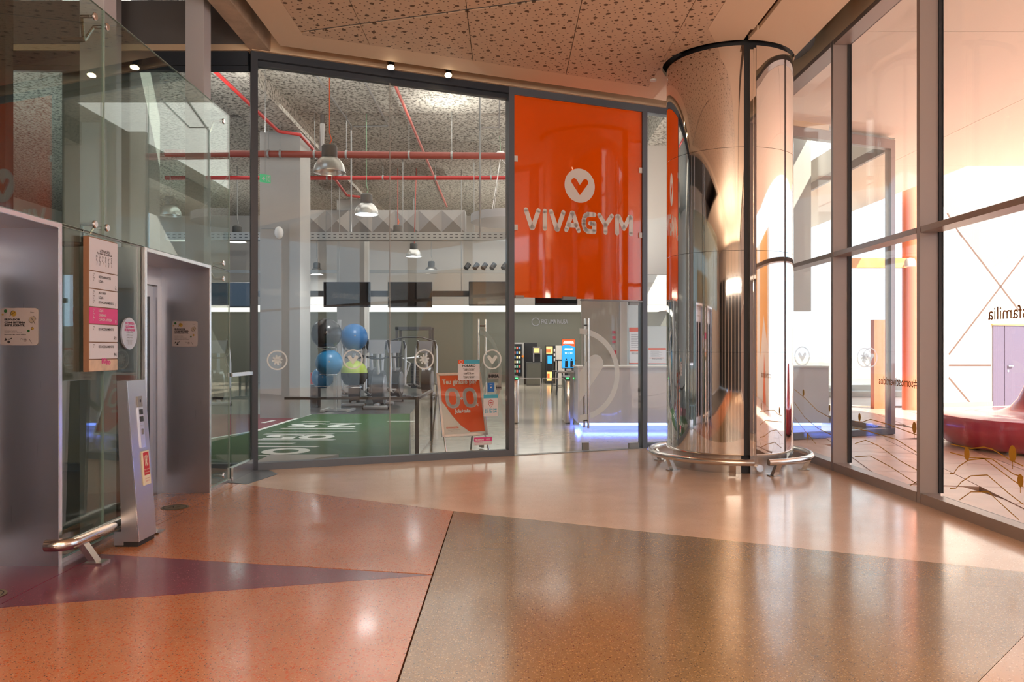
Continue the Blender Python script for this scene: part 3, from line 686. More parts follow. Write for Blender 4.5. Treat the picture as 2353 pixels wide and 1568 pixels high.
# orange painted column and crosspiece
oc = thing('painted_column', 'orange red painted column of the outdoor portico', 'column', (9.75, 19.0, 0))
MB().cyl((9.85, 19.1), .20, 0, 5.9, 28).build('shaft', M['xorange'], oc, True)
MB().box(8.2, 18.98, 3.45, 9.7, 19.2, 3.68).build('crosspiece', M['xyellow'], oc)
MB().box(9.05, 19.3, 0, 9.5, 19.5, 2.2).build('side_panel', M['xorange'], oc)
st = thing('outdoor_steps', 'pale concrete steps outside the glazed gym corner', 'steps', (9, 26, 0))
for i in range(7):
    MB().box(7.4, 24+i*.45, 0, 12.5, 30, .17*(i+1)).build('step', M['stair'], st)
lp = thing('dome_lamp', 'white dome lamp hanging outside under the portico beam', 'lamp', P(2091, 605, 19.2))
q = P(2091, 605, 18.7)
MB().lathe((q[0], q[1], q[2]), [(.001, .13), (.09, .11), (.13, .03), (.13, -.08), (.001, -.08)], 20).build('shade', M['wht'], lp, True)
MB().tube([(q[0], q[1], q[2]+.1), (q[0], 18.98, 3.5)], .02).build('stem', M['wht'], lp)
# colourful hoardings across the square: they show mirrored in the shop front
hb = struct('wall_4')
HB = Frame((12.6, -9, 0), (0, 1, 0), (0, 0, 1), (-1, 0, 0))
MB().fbox(HB, 0, 0, -.2, 12.5, 4.6, 0).build('rendered_wall', M['xwall'], hb)
MB().flat(HB, [(1, 0), (6.2, 0), (6.2, 4.6), (3.4, 4.6)], .004).flat(HB, [(7.4, 1.2), (9.6, 2.4), (11.8, 1.6), (11.8, 4.6), (7.4, 4.6)], .004).build('apricot_field', M['xyellow'], hb)
MB().flat(HB, [(9.2, 0), (11, 0), (10.0, 1.4)], .004).build('orange_field', M['xorange'], hb)
# ================================================================== LIFT SHAFT AT THE LEFT
def ly(px, X=3.11): return X*F_PX/(CX-px)
def lz(px, py, X=3.11): return EYE+(CY-py)/F_PX*ly(px, X)
sf = struct('floor_shaft'); sf.name = 'floor_4'; WLOC['floor_4'] = Vector((0, 0, 0))
MB().box(-9, -9, -.05, -3.665, 9.56, -.003).box(-3.66, 8.2, -.05, -3.14, 9.56, -.003).box(-3.66, 5.6, -.05, -3.14, 6.6, -.003).build('shaft_floor', M['rubber'], sf)
YA, YB, YC, YD = 3.97, 5.38, 6.70, 8.11
def portal(y0, y1, lab, ng):
    t = thing('lift_portal', lab, 'lift doorway', (-3.3, (y0+y1)/2, 0), 'steel lift doorways')
    MB().box(-3.60, y1, .0, -3.08, y1+.04, 2.36).build('jamb_panel', M['steel'], t)
    MB().box(-3.60, y0-.04, .0, -3.08, y0, 2.36).build('jamb_panel', M['steel'], t)
    MB().box(-3.60, y0, 2.325, -3.08, y1, 2.36).build('lintel', M['steel'], t)
    MB().box(-3.08, y1+.004, 0, -3.076, y1+.037, 2.36).box(-3.08, y0-.037, 0, -3.076, y0-.004, 2.36).box(-3.08, y0, 2.328, -3.076, y1, 2.356).build('edge_trim', M['rim'], t)
    MB().box(-3.64, y0, 2.14, -3.585, y1, 2.325).build('head_panel', M['steel'], t)
    MB().box(-3.63, y1-.10, 0, -3.575, y1, 2.14).box(-3.63, y0, 0, -3.575, y0+.10, 2.14).build('door_frame', M['steel'], t)
    ym = (y0+y1)/2
    for a, b in ((y0+.10, ym-.003), (ym+.003, y1-.10)):
        lf = MB().box(-3.66, a, .01, -3.62, a+.07, 2.13).box(-3.66, b-.07, .01, -3.62, b, 2.13).box(-3.66, a+.07, .01, -3.62, b-.07, .14).box(-3.66, a+.07, 2.02, -3.62, b-.07, 2.13).build('door_leaf', M['steel'], t)
        MB().box(-3.645, a+.07, .14, -3.635, b-.07, 2.02).build('vision_panel', M['shopdark'], lf)
    return t
portal(YA, YB, 'nearest brushed steel lift doorway, cut by the left edge of the photo', 0)
portal(YC, YD, 'farther brushed steel lift doorway, right of the hanging floor directory', 1)
def fitting(y, z, par, arm_to=None):
    b = MB(); 
    for k in range(1): b.lathe((0, 0, 0), [(.001, -.006), (.030, -.006), (.030, .004), (.024, .010), (.001, .010)], 20)
    T_ = MB(); T_.v = [(-3.112+q[2], y+q[0], z+q[1]) for q in b.v]; T_.f = b.f
    ft = T_.build('spider_button', M['rim'], par, True)
    a = MB(); a.tube([(-3.13, y, z), (-3.22, y, z)], .014, 8)
    if arm_to: a.tube([(-3.215, y, z), (-3.26, arm_to[0], arm_to[1]), (-3.42, arm_to[0], arm_to[1])], [.012, .017, .020], 8)
    a.build('spider_arm', M['rail'], ft, True)
def lglass(y0, y1, z0, z1, lab, fits=()):
    t = thing('lift_glass', lab, 'glass panel', (-3.12, (y0+y1)/2, z0), 'glass panels of the lift shaft')
    MB().box(-3.125, y0, z0, -3.113, y1, z1).build('glass_sheet', M['glass_l'], t)
    MB().box(-3.127, y0+.0, z1-.003, -3.111, y1, z1).box(-3.127, y0, z0, -3.111, y0+.004, z1).box(-3.127, y1-.004, z0, -3.111, y1, z1).box(-3.127, y0+.0, z0, -3.111, y1, z0+.003).build('polished_edge', M['glass_e'], t)
    for f in fits: fitting(f[0], f[1], t, f[2])
    return t
YJ = 6.05
lglass(1.6, YJ-.005, 2.37, 4.11, 'upper lift glass sheet cut off by the top left corner of the photo', [(5.918, 4.005, (6.03, 3.88)), (5.918, 2.435, (6.03, 2.30))])
lglass(YJ+.005, 8.79, 2.37, 4.11, 'tall upper lift glass sheet over the floor directory and the farther doorway', [(6.098, 4.0, (6.05, 3.88)), (8.60, 3.99, (8.58, 3.84)), (6.098, 2.435, (6.05, 2.30)), (8.60, 2.43, (8.58, 2.34))])
lglass(5.43, 6.03, .03, 2.355, 'lower lift glass sheet behind the directory, beside the nearest doorway')
lglass(6.04, 6.65, .03, 2.355, 'lower lift glass sheet carrying the round notice')
lglass(8.16, 8.79, .03, 2.355, 'narrow lower lift glass sheet right of the farther doorway', [(8.60, 2.26, (8.58, 2.34)), (8.60, .10, None)])
MB().box(-3.14, 5.43, 0, -3.10, 6.65, .03).box(-3.14, 8.16, 0, -3.10, 8.79, .03).build('trim_7', M['steel'], None, kind='structure')
def post(y0, lab): tag(MB().box(-3.45, y0, 0, -3.25, y0+.2, 5.75, .004).build('shaft_post', M['lamp_m2'], None), lab, 'steel post', 'steel posts of the lift shaft')
M['lamp_m2'] = mat('pale gray painted steel', (.42, .42, .45), .45)
post(8.40, 'square gray steel post rising behind the farther lift doorway to the ceiling')
post(6.32, 'square gray steel post behind the glass right of the directory joint')
tag(MB().box(-4.9, 5.05, 0, -4.65, 5.30, 5.75, .004).build('shaft_post', M['lamp_m2'], None), 'square gray steel post deep inside the shaft near the left edge', 'steel post', 'steel posts of the lift shaft')
tag(MB().box(-4.75, 8.9, 0, -4.5, 9.15, 5.75, .004).build('shaft_post', M['lamp_m2'], None), 'square gray steel post at the back corner of the shaft', 'steel post', 'steel posts of the lift shaft')
gd = thing('guide_rails', 'black lift guide rails running up inside the glass shaft', 'lift rail', (-3.9, 6, 0))
MB().box(-4.05, 6.2, 0, -3.97, 6.3, 5.7).build('rail', M['bracket'], gd); MB().box(-4.2, 5.9, 0, -4.1, 6.0, 5.7).build('rail', M['bracket'], gd)
# low glass barrier
bt = thing('glass_barrier', 'waist high glass barrier with steel rail between lift and shop front', 'barrier', (-3.11, 9.2, 0))
MB().box(-3.117, 8.83, .12, -3.105, 9.54, 1.18).build('glass_sheet', M['glass_l'], bt)
MB().box(-3.135, 8.81, 1.175, -3.085, 9.56, 1.215).build('top_rail', M['rim'], bt)
MB().box(-3.14, 8.81, .004, -3.08, 9.56, .15).build('kick_plate', M['rim'], bt)
# guard rail on the floor by the glass
g = thing('guard_rail', 'bent steel tube guard rail on the floor in front of the lift glass', 'guard rail', (-2.9, 5.9, 0))
pts = [(-3.10, 5.27, .17), (-3.07, 5.27, .17)]
for i in range(7):
    a = math.radians(-90+i*15); pts.append((-3.06+.10*math.cos(a), 5.37+.10*math.sin(a), .17))
pts += [(-2.96, 5.6, .17), (-2.96, 6.38, .17)]
for i in range(7):
    a = math.radians(0+i*15); pts.append((-3.06+.10*math.cos(a), 6.45+.10*math.sin(a), .17))
pts += [(-3.10, 6.55, .17)]
MB().tube(pts, .042, 16).build('tube', M['rail'], g, True)
for y in (5.47, 6.36):
    lg = MB().hexa([(-2.90, y-.035, .01), (-2.85, y-.035, .01), (-2.85, y+.035, .01), (-2.90, y+.035, .01), (-2.99, y-.035, .14), (-2.94, y-.035, .14), (-2.94, y+.035, .14), (-2.99, y+.035, .14)]).build('leg', M['steel_h'], g)
    MB().box(-2.93, y-.06, 0, -2.80, y+.06, .012).build('foot_plate', M['steel_h'], lg)

# call totem
tt = thing('call_totem', 'leaning brushed steel lift call post with buttons and red notice', 'lift call post', (-2.85, 6.04, 0))
y0, y1 = 5.895, 6.19
bx, tx = -2.77, -2.862
MB().hexa([(bx-.13, y0, .04), (bx, y0, .04), (bx, y1, .04), (bx-.13, y1, .04), (tx-.075, y0, 1.25), (tx, y0, 1.25), (tx, y1, 1.25), (tx-.075, y1, 1.25)]).build('body', M['steel'], tt)
MB().box(bx-.19, y0+.005, .012, bx-.12, y1-.005, .115).build('foot', M['steel'], tt)
MB().box(bx-.185, y0+.01, 0, bx-.012, y1-.01, .04).build('plinth', M['black'], tt)
TV = Vector((tx-bx, 0, 1.21)); TV.normalize(); TF = Frame((bx, y0, .04), (0, 1, 0), TV, Vector((TV.z, 0, -TV.x)))
def tp(u, z): return (u, (z-.04)/TV.z)
MB().fbox(TF, -.004, 0, -.006, .004, 1.212, .003).build('edge_trim', M['rim'], tt)
c1 = MB().fbox(TF, .135, tp(0, 1.045)[1], 0, .205, tp(0, 1.125)[1], .010).build('key_plate', M['galv'], tt)
MB().disc(TF, .17, tp(0, 1.09)[1], .012, .0115).build('key_lock', M['ink'], c1)
c2 = MB().fbox(TF, .135, tp(0, .905)[1], 0, .205, tp(0, 1.04)[1], .010).build('button_plate', M['rim'], tt)
for zz in (1.005, .95):
    MB().fbox(TF, .150, tp(0, zz-.02)[1], .010, .190, tp(0, zz+.02)[1], .016).build('call_button', M['bracket'], c2)
c3 = MB().fbox(TF, .135, tp(0, .73)[1], 0, .205, tp(0, .90)[1], .010).build('button_plate', M['rim'], tt)
MB().fbox(TF, .155, tp(0, .83)[1], .010, .185, tp(0, .875)[1], .012).build('display', M['galv_d'], c3)
nz0, nz1 = tp(0, .44)[1], tp(0, .70)[1]
c4 = MB().fbox(TF, .135, nz0, 0, .245, nz1, .012).build('fire_notice', M['ivory'], tt)
MB().fbox(TF, .145, nz0+.075, .012, .235, nz1-.01, .0125).build('red_field', M['signred'], c4)
m_ = MB(); 
for (u, v) in ((-.022, 0), (.022, 0)): m_.stroke(TF, [(.19+u, nz0+.15), (.19+u, nz0+.22)], .006, .0135)
m_.stroke(TF, [(.178, nz0+.145), (.19, nz0+.185), (.178, nz0+.225)], .008, .0135).stroke(TF, [(.202, nz0+.145), (.19, nz0+.185), (.202, nz0+.225)], .008, .0135).disc(TF, .19, nz0+.19, .012, .0135)
m_.text(TF, 'Não usar em', .19, nz0+.115, .016, .0135).text(TF, 'caso de incêndio', .19, nz0+.092, .013, .0135, fit=.08)
m_.build('notice_print', M['ivory'], c4)
MB().text(TF, "Don't use in", .19, nz0+.045, .015, .0135).text(TF, 'case of fire', .19, nz0+.025, .015, .0135).build('notice_print', M['signred'], c4)

# floor directory
dr = thing('floor_directory', 'tall white floor directory board with magenta row and wooden foot', 'sign', (-3.07, 5.93, 1.32))
DY0, DY1 = 5.726, 6.14
DF = Frame((-3.058, DY0, 0), (0, 1, 0), (0, 0, 1), (1, 0, 0)); DW = DY1-DY0
MB().box(-3.098, DY0, 1.325, -3.058, DY1, 2.322).build('board', M['brownw'], dr)
zs = [2.318]+[EYE+(CY-p)*DY0/F_PX for p in (621, 662, 704.5, 744.5, 786.6, 826.6)]+[1.328]
rows = [[('ATENÇÃO', .5, .60, .026, 'CENTER'), ('Por favor dê prioridade', .5, .53, .020, 'CENTER')], [('RESTAURANTES', .28, .66, .022, 'LEFT'), ('LOJAS', .28, .40, .022, 'LEFT'), ('2', .9, .1, .032, 'CENTER')],
        [('AUCHAN', .28, .76, .022, 'LEFT'), ('LOJAS', .28, .48, .022, 'LEFT'), ('ESTACIONAMENTO', .28, .2, .022, 'LEFT'), ('1', .9, .1, .032, 'CENTER')],
        [('LOJAS', .28, .76, .022, 'LEFT'), ('CINEMAS', .28, .48, .022, 'LEFT'), ('CLÍNICA AFFIDEA', .28, .2, .022, 'LEFT'), ('0', .9, .1, .032, 'CENTER')],
        [('ESTACIONAMENTO', .28, .68, .022, 'LEFT'), ('P3', .88, .12, .034, 'CENTER')], [('ESTACIONAMENTO', .28, .68, .022, 'LEFT'), ('P4', .88, .12, .034, 'CENTER')]]
for i, r in enumerate(rows):
    a, b = zs[i+1]+.004, zs[i]-.004
    o = MB().fbox(DF, .004, a, 0, DW-.002, b, .006).build('directory_row', M['pink'] if i == 3 else M['paper'], dr)
    tx_ = MB()
    for s_, u, v, sz, al in r: tx_.text(DF, s_, .01+u*DW, a+v*(b-a), sz*1.15, .0075, align=al, bold=.012)
    if i == 0:
        zc_ = a+.33*(b-a)
        for k in range(6):
            u = DW*(.24+.105*k); tx_.ring(DF, u, zc_+.03, .006, .009, .0075, 12).stroke(DF, [(u, zc_+.02), (u-.008, zc_), (u+.006, zc_-.005), (u, zc_-.035)], .0035, .0075)
    else:
        for k in range(2 if i in (1,) else (3 if i in (2, 3) else 1)): tx_.ring(DF, .06, a+(.76-.26*k)*(b-a)+.006, .010, .013, .0075, 12, 0, 4.6)
    tx_.build('row_print', M['white'] if i == 3 else M['ink'], o)
o = MB().fbox(DF, .004, 1.328, 0, DW-.002, zs[6]-.004, .006).build('wood_foot', M['wood'], dr)
MB().text(DF, 'EGito'[:2], .20, 1.385, .05, .0075, bold=.05).text(DF, 'Ito', .27, 1.375, .055, .0075, bold=.05).build('row_print', M['pink'], o)
MB().box(-3.113, 5.80, 2.20, -3.098, 5.86, 2.26).box(-3.113, 5.80, 1.45, -3.098, 5.86, 1.51).build('wall_bracket', M['bracket'], dr)

# round notice
rn = thing('round_notice', 'round pale blue notice disc stuck on the lift glass', 'sign', (-3.1, 6.43, 1.63))
OY, OZ = ly(294.6), lz(294.6, 767)
OFR = Frame((-3.108, OY, OZ), (0, 1, 0), (0, 0, 1), (1, 0, 0))
n_ = 48; pd = [(.13*math.cos(2*math.pi*i/n_), .13*math.sin(2*math.pi*i/n_)) for i in range(n_)]
M['pblue'] = mat('pale blue notice', (.55, .66, .80), .5)
o = MB().prism(OFR, pd, -.004, .010).build('disc', M['pblue'], rn)
t_ = MB()
for i, s_ in enumerate(('DE CERTEZA', 'QUE VAMOS', 'DE ELEVADOR?')): t_.text(OFR, s_, 0, .075-.027*i, .026, .012, bold=.04)
t_.build('notice_print', M['pink'], o)
t_ = MB()
for i, s_ in enumerate(('Às 8 de escadas', 'podemos quem', 'mais precisa.')): t_.text(OFR, s_, 0, .003-.02*i, .018, .012)
for k in range(6): t_.ring(OFR, -.05+.02*k, -.058, .004, .006, .012, 10).stroke(OFR, [(-.05+.02*k, -.066), (-.05+.02*k, -.09)], .003, .012)
t_.build('notice_print', M['gray_ink'], o)

# lift notices on the steel reveals
def plate(x0, y, z0, s, lab):
    t = thing('lift_notice', lab, 'sign', (x0+s/2, y, z0), 'square lift notices with leaf drawings'); fr = facing(y-.008, x0, z0); k = s/.257
    r = .022*k; n = 6; out = []
    for cx, cy, a0 in ((s-r, s-r, 0), (r, s-r, 90), (r, r, 180), (s-r, r, 270)):
        for i in range(n+1): a = math.radians(a0+90*i/n); out.append((cx+r*math.cos(a), cy+r*math.sin(a)))
    MB().prism(fr, out, -.006, 0).build('plate', M['plate'], t)
    q = lambda u, v: (u*s, v*s)
    tb = MB()
    for i, s_ in enumerate(('ELEVADOR', 'COM SISTEMA', 'INTELIGENTE.')): tb.text(fr, s_, .105*s, (.665-.078*i)*s, .066*s, .0012, 'LEFT', bold=.06, fit=(.42, .56, .55)[i]*s)
    for i, s_ in enumerate(('Os elevadores vão selecionar', 'de acordo as chamadas', 'reduzindo o consumo de energia')): tb.text(fr, s_, .105*s, (.40-.037*i)*s, .030*s, .0012, 'LEFT', fit=(.34, .34, .47)[i]*s)
    tb.text(fr, 'Menos espera. Mais conforto ambiente.', .105*s, .275*s, .032*s, .0012, 'LEFT', bold=.03, fit=.58*s)
    tb.flat(fr, [q(.10, .12), q(.19, .14), q(.135, .20)], .0012).disc(fr, *q(.22, .09), .038*s, .0012).stroke(fr, [q(.21, .165), q(.25, .165), q(.30, .19)], .022*s, .0012)
    tb.ring(fr, *q(.56, .14), .035*s, .042*s, .0012, 20, 0, 3.4).ring(fr, *q(.66, .14), .035*s, .042*s, .0012, 20).disc(fr, *q(.66, .145), .018*s, .0012)
    tb.stroke(fr, [q(.25, .78), q(.39, .89)], .010*s, .0022).stroke(fr, [q(.82, .74), q(.93, .565)], .012*s, .0022).stroke(fr, [q(.80, .89), q(.90, .87)], .010*s, .0022).stroke(fr, [q(.77, .17), q(.84, .055)], .010*s, .0022)
    tb.ring(fr, *q(.35, .85), .068*s, .080*s, .0022, 20, 1.6, 3.6).ring(fr, *q(.85, .69), .09*s, .10*s, .0022, 20, 3.2, 4.8).ring(fr, *q(.85, .69), .09*s, .10*s, .0022, 20, 0, 1.3).ring(fr, *q(.86, .45), .033*s, .043*s, .0022, 16, 1.6, 4.8)
    tb.build('notice_print', M['ink'], t)
    def leaf(cx, cy, a, L, W): 
        c_, s_ = math.cos(a), math.sin(a); return [((cx+(c_*L*math.cos(p)-s_*W*math.sin(p)*math.cos(p/2)))*s, (cy+(s_*L*math.cos(p)+c_*W*math.sin(p)*math.cos(p/2)))*s) for p in [2*math.pi*i/24 for i in range(24)]]
    MB().disc(fr, *q(.135, .915), .044*s, .0014).flat(fr, leaf(.72, .925, -.35, .10, .035), .0014).disc(fr, *q(.75, .385), .034*s, .0014).build('green_drawing', M['leafg'], t)
    MB().disc(fr, *q(.35, .845), .074*s, .0014).disc(fr, *q(.86, .45), .035*s, .0014).disc(fr, *q(.06, .82), .028*s, .0014).flat(fr, leaf(.80, .125, 1.5, .08, .055), .0014).build('yellow_drawing', M['leafy'], t)
    M.setdefault('leafb', mat('gray beige print', (.36, .32, .26), .5))
    MB().disc(fr, *q(.85, .69), .09*s, .0014).build('beige_drawing', M['leafb'], t)
plate(-3.473, YB, 1.518, .257, 'square notice with leaf drawings on the nearest steel doorway')
plate(-3.465, YD, 1.515, .262, 'square notice with leaf drawings on the farther steel doorway')

# ================================================================== MIRROR COLUMN
CCX, CCY = 2.835, 10.02
mc = thing('mirror_column', 'round mirror polished steel column with a black vertical slot', 'column', (CCX, CCY, 0))
CCX, CCY = 2.835, 10.02; RC = .78
XS0, XS1 = -.045, .045
tiers = [(.228, 1.448), (1.452, 2.652), (2.656, 3.872), (3.876, 5.075)]
def sheet(a0, a1, z0, z1, name='steel_sheet', r=RC, th=.012, n=40):
    mb = MB(); v = []; 
    for i in range(n+1):
        a = math.radians(a0+(a1-a0)*i/n); c_, s_ = math.cos(a), math.sin(a)
        for rr, z in ((r, z0), (r, z1), (r-th, z1), (r-th, z0)): v.append((CCX+rr*c_, CCY+rr*s_, z))
    f = [(4*i+k, 4*i+(k+1) % 4, 4*(i+1)+(k+1) % 4, 4*(i+1)+k)[::-1] for i in range(n) for k in range(4)]
    f += [(0, 1, 2, 3), (4*n+3, 4*n+2, 4*n+1, 4*n)]
    return mb.add(v, f).build(name, M['mirror'], mc, True)
gapL = math.degrees(math.asin(.045/RC)); gapR = math.degrees(math.asin(.11/RC))
for z0, z1 in tiers:
    sheet(90+4, 270-gapL*.9, z0, z1); sheet(270+gapR, 446-4, z0, z1)
MB().box(CCX+.035, CCY-RC+.012, .228, CCX+.10, CCY-RC+.06, 5.03).box(CCX+.075, CCY-RC+.004, .228, CCX+.105, CCY-RC+.03, 5.045).build('slot_frame', M['mirror'], mc)
MB().cyl((CCX, CCY), .725, .225, 5.15, 40).build('core', M['black'], mc, True)
sheetp = MB()
def plinth(a0, a1):
    v = []; n = 30
    for i in range(n+1):
        a = math.radians(a0+(a1-a0)*i/n)
        for rr, z in ((.70, 0.0), (.70, .226), (.68, .226), (.68, 0)): v.append((CCX+rr*math.cos(a), CCY+rr*math.sin(a), z))
    f = [(4*i+k, 4*i+(k+1) % 4, 4*(i+1)+(k+1) % 4, 4*(i+1)+k)[::-1] for i in range(n) for k in range(4)]+[(0, 1, 2, 3), (4*n+3, 4*n+2, 4*n+1, 4*n)]
    MB().add(v, f).build('plinth', M['steel_h'], mc, True)
plinth(92, 266); plinth(275, 448)
MB().cyl((CCX, CCY), .66, 0, .225, 40).build('core', M['black'], mc, True)
cp = MB(); PF = facing(CCY-.69, CCX+.17, .07); cp.prism(PF, [(.042*math.cos(2*math.pi*i/24), .042*math.sin(2*math.pi*i/24)) for i in range(24)], -.02, .03); cp.build('round_cap', M['rim'], mc)
rr_ = thing('guard_ring', 'steel tube guard ring on short legs round the foot of the mirror column', 'guard rail', (CCX, CCY, 0))
RR = .985
def cir(a0, a1, n=60): return [(CCX+RR*math.cos(math.radians(a0+(a1-a0)*i/n)), CCY+RR*math.sin(math.radians(a0+(a1-a0)*i/n)), .175) for i in range(n+1)]
MB().tube(cir(118, 270-math.degrees(0)+.6), .038, 16).build('tube', M['rail'], rr_, True)
MB().tube(cir(281, 281+140), .038, 16).build('tube', M['rail'], rr_, True)
for a in (180+28, 257, 289, 335, 20, 150):
    c_, s_ = math.cos(math.radians(a)), math.sin(math.radians(a)); t_ = (-s_, c_)
    def q(r, w, z): return (CCX+r*c_+w*t_[0], CCY+r*s_+w*t_[1], z)
    lg = MB().hexa([q(.87, -.035, .01), q(.93, -.035, .01), q(.93, .035, .01), q(.87, .035, .01), q(.955, -.035, .15), q(1.0, -.035, .15), q(1.0, .035, .15), q(.955, .035, .15)]).build('leg', M['steel_h'], rr_)
    MB().hexa([q(.84, -.06, 0), q(.97, -.06, 0), q(.97, .06, 0), q(.84, .06, 0), q(.84, -.06, .012), q(.97, -.06, .012), q(.97, .06, .012), q(.84, .06, .012)]).build('foot_plate', M['steel_h'], lg)

# ================================================================== SHOP FRONT: banner, doors, decals
def heart_pts(cx, cy, R):
    lr = .19; c = (.37, .22)
    def tang(px_, py_, side):
        dx, dy = px_-c[0], py_-c[1]; d = math.hypot(dx, dy); return math.atan2(dy, dx)+side*math.acos(lr/d)
    aT = tang(0, -.56, 1); aN = tang(0, .03, -1)+2*math.pi
    rt = [(c[0]+lr*math.cos(aT+(aN-aT)*i/14), c[1]+lr*math.sin(aT+(aN-aT)*i/14)) for i in range(15)]
    pts = [(.0, -.56), (.03, -.53)]+rt+[(0, .04)]+[(-x, y) for x, y in rt[::-1]]+[(-.03, -.53)]
    return [(cx+x*R, cy+y*R) for x, y in pts]
def heart(mb, fr, cx, cy, R, w=.002):
    p = heart_pts(cx, cy, R); k = len(p)//2
    # two convex-ish halves sharing the centre line
    L = [q for q in p[1:17]]; 
    mb.flat(fr, p[:18], w); mb.flat(fr, p[17:]+[p[0]], w); return mb
bn = thing('sign_banner', 'large orange red glass sign panel with a heart in a disc above the doors', 'sign', (.9, 11.2, 2.2))
bz = FZ(1330, 687)
MB().fbox(FAC, sM+.042, bz, -.012, sD-.042, z_h0+.04, 0.002).build('glass_panel', M['banner'], bn)
hs, hz, hR = FS(1332), FZ(1332, 427), 39.1*FY(1332)/F_PX
MB().disc(FAC, hs, hz, hR, .004, 64).build('disc', M['letter'], bn)
heart(MB(), FAC, hs, hz, hR, .006).build('heart', M['banner'], bn)
def letter(ch, px0, px1):
    s0, s1 = FS(px0), FS(px1); W = s1-s0; H = .315; zb = 3.160; wd = .068; mb = MB(); h = wd/2
    p = lambda u, v: (s0+h+u*(W-wd), zb+h+v*(H-wd))
    S = {'V': [[(0, 1), (.46, 0), (.54, 0), (1, 1)]], 'I': [[(.5, 0), (.5, 1)]], 'A': [[(0, 0), (.46, 1), (.54, 1), (1, 0)], [(.22, .3), (.78, .3)]],
         'G': [[(1, 1), (.35, 1), (.12, .88), (0, .62), (0, .38), (.12, .12), (.35, 0), (1, 0), (1, .48), (.62, .48)]],
         'Y': [[(0, 1), (.5, .42), (1, 1)], [(.5, .42), (.5, 0)]], 'M': [[(0, 0), (0, 1), (.12, 1), (.5, .30), (.88, 1), (1, 1), (1, 0)]]}[ch]
    for st_ in S: mb.stroke(FAC, [p(*a) for a in st_], wd, .005)
    mb.build('letter', M['letter'], bn)
for ch, a, b in zip('VIVAGYM', (1203, 1246, 1261, 1296, 1336, 1372, 1413), (1242, 1257, 1299, 1334, 1370, 1410, 1454)): letter(ch, a, b)
for s_, z_ in ((sM+.07, FZ(1184, 365)), (sM+.07, FZ(1184, 523)), (sD-.07, FZ(1469, 392)), (sD-.07, FZ(1469, 541))):
    MB().fbox(FAC, s_-.025, z_-.04, -.02, s_+.025, z_+.04, .02).build('clamp', M['wht'], bn)
for a, b in ((1183, 1203), (1292, 1322)): MB().fbox(FAC, FS(a), bz-.015, -.03, FS(b), bz+.025, .025).build('patch_fitting', M['galv'], bn)
# doors
dz0, dz1 = .015, bz-.012
sJn = FS(1331)
dd = struct('door_1')
rl = MB().fbox(FAC, sJn+.004, dz0, -.012, sD-.045, dz1, 0).build('door_leaf', M['glass'], dd)
# inward-opened left leaf
ang = math.radians(22.5+99); ox, oy = FW(sM+.05, -.006, 0)[:2]; LW = sJn-.004-(sM+.05)
OF = Frame((ox, oy, 0), (math.cos(ang), math.sin(ang), 0), (0, 0, 1), (math.sin(ang), -math.cos(ang), 0))
ll = MB().fbox(OF, 0, dz0, -.006, LW, dz1, .006).build('door_leaf', M['glass'], dd)
MB().fbox(OF, 0, dz0, -.008, .004, dz1, .008).build('polished_edge', M['glass_e'], ll)
def door_bits(fr, u_free, sgn, par, w0, w1):
    # u_free: free edge, sgn: direction from the free edge into the leaf
    uh = u_free+sgn*.115
    for wv in (w0-.055, w1+.055):
        MB().tube([fr(uh, .34, wv), fr(uh, 1.93, wv)], .016, 12).build('pull_handle', M['rail'], par, True)
    MB().tube([fr(uh, 1.83, w0-.055), fr(uh, 1.83, w1+.055)], .012, 8).tube([fr(uh, .45, w0-.055), fr(uh, .45, w1+.055)], .012, 8).build('handle_bolt', M['bracket'], par, True)
    hub = u_free+sgn*(abs(LW)-.02)
    MB().fbox(fr, hub-sgn*.17, dz0-.01, w0-.012, hub, dz0+.07, w1+.012).fbox(fr, hub-sgn*.17, dz1-.06, w0-.012, hub, dz1+.005, w1+.012).build('patch_fitting', M['galv'], par)
    MB().fbox(fr, u_free+sgn*.05, dz0, w0-.01, u_free+sgn*.15, dz0+.11, w1+.01).build('lock_case', M['galv'], par)
door_bits(FAC, sJn+.004, 1, rl, -.012, 0)
door_bits(OF, LW, -1, ll, -.006, .006)
# half ring and half heart on each leaf
cz, R1, R0 = FZ(1331, 861), .665, .585
def halfdecal(fr, u_free, sgn, par, w):
    a0, a1 = (-math.pi/2, math.pi/2) if sgn > 0 else (math.pi/2, 1.5*math.pi)
    mb = MB().ring(fr, u_free, cz, R0, R1, w, 48, a0, a1)
    p = heart_pts(0, 0, .70); half = p[:18]
    mb.flat(fr, [(u_free+sgn*x, cz+y) for x, y in half], w); mb.build('frosted_decal', M['vinyl'], par)
halfdecal(FAC, sJn+.004, 1, rl, .003)
halfdecal(OF, LW, -1, ll, .010)
MB().fbox(FAC, sJn+.03, bz-.028, -.03, sD-.045, bz-.008, .03).build('door_head', M['galv'], dd)
MB().fbox(FAC, sM+.04, 0, -.06, sD-.04, .006, .05).build('threshold', M['galv'], dd)
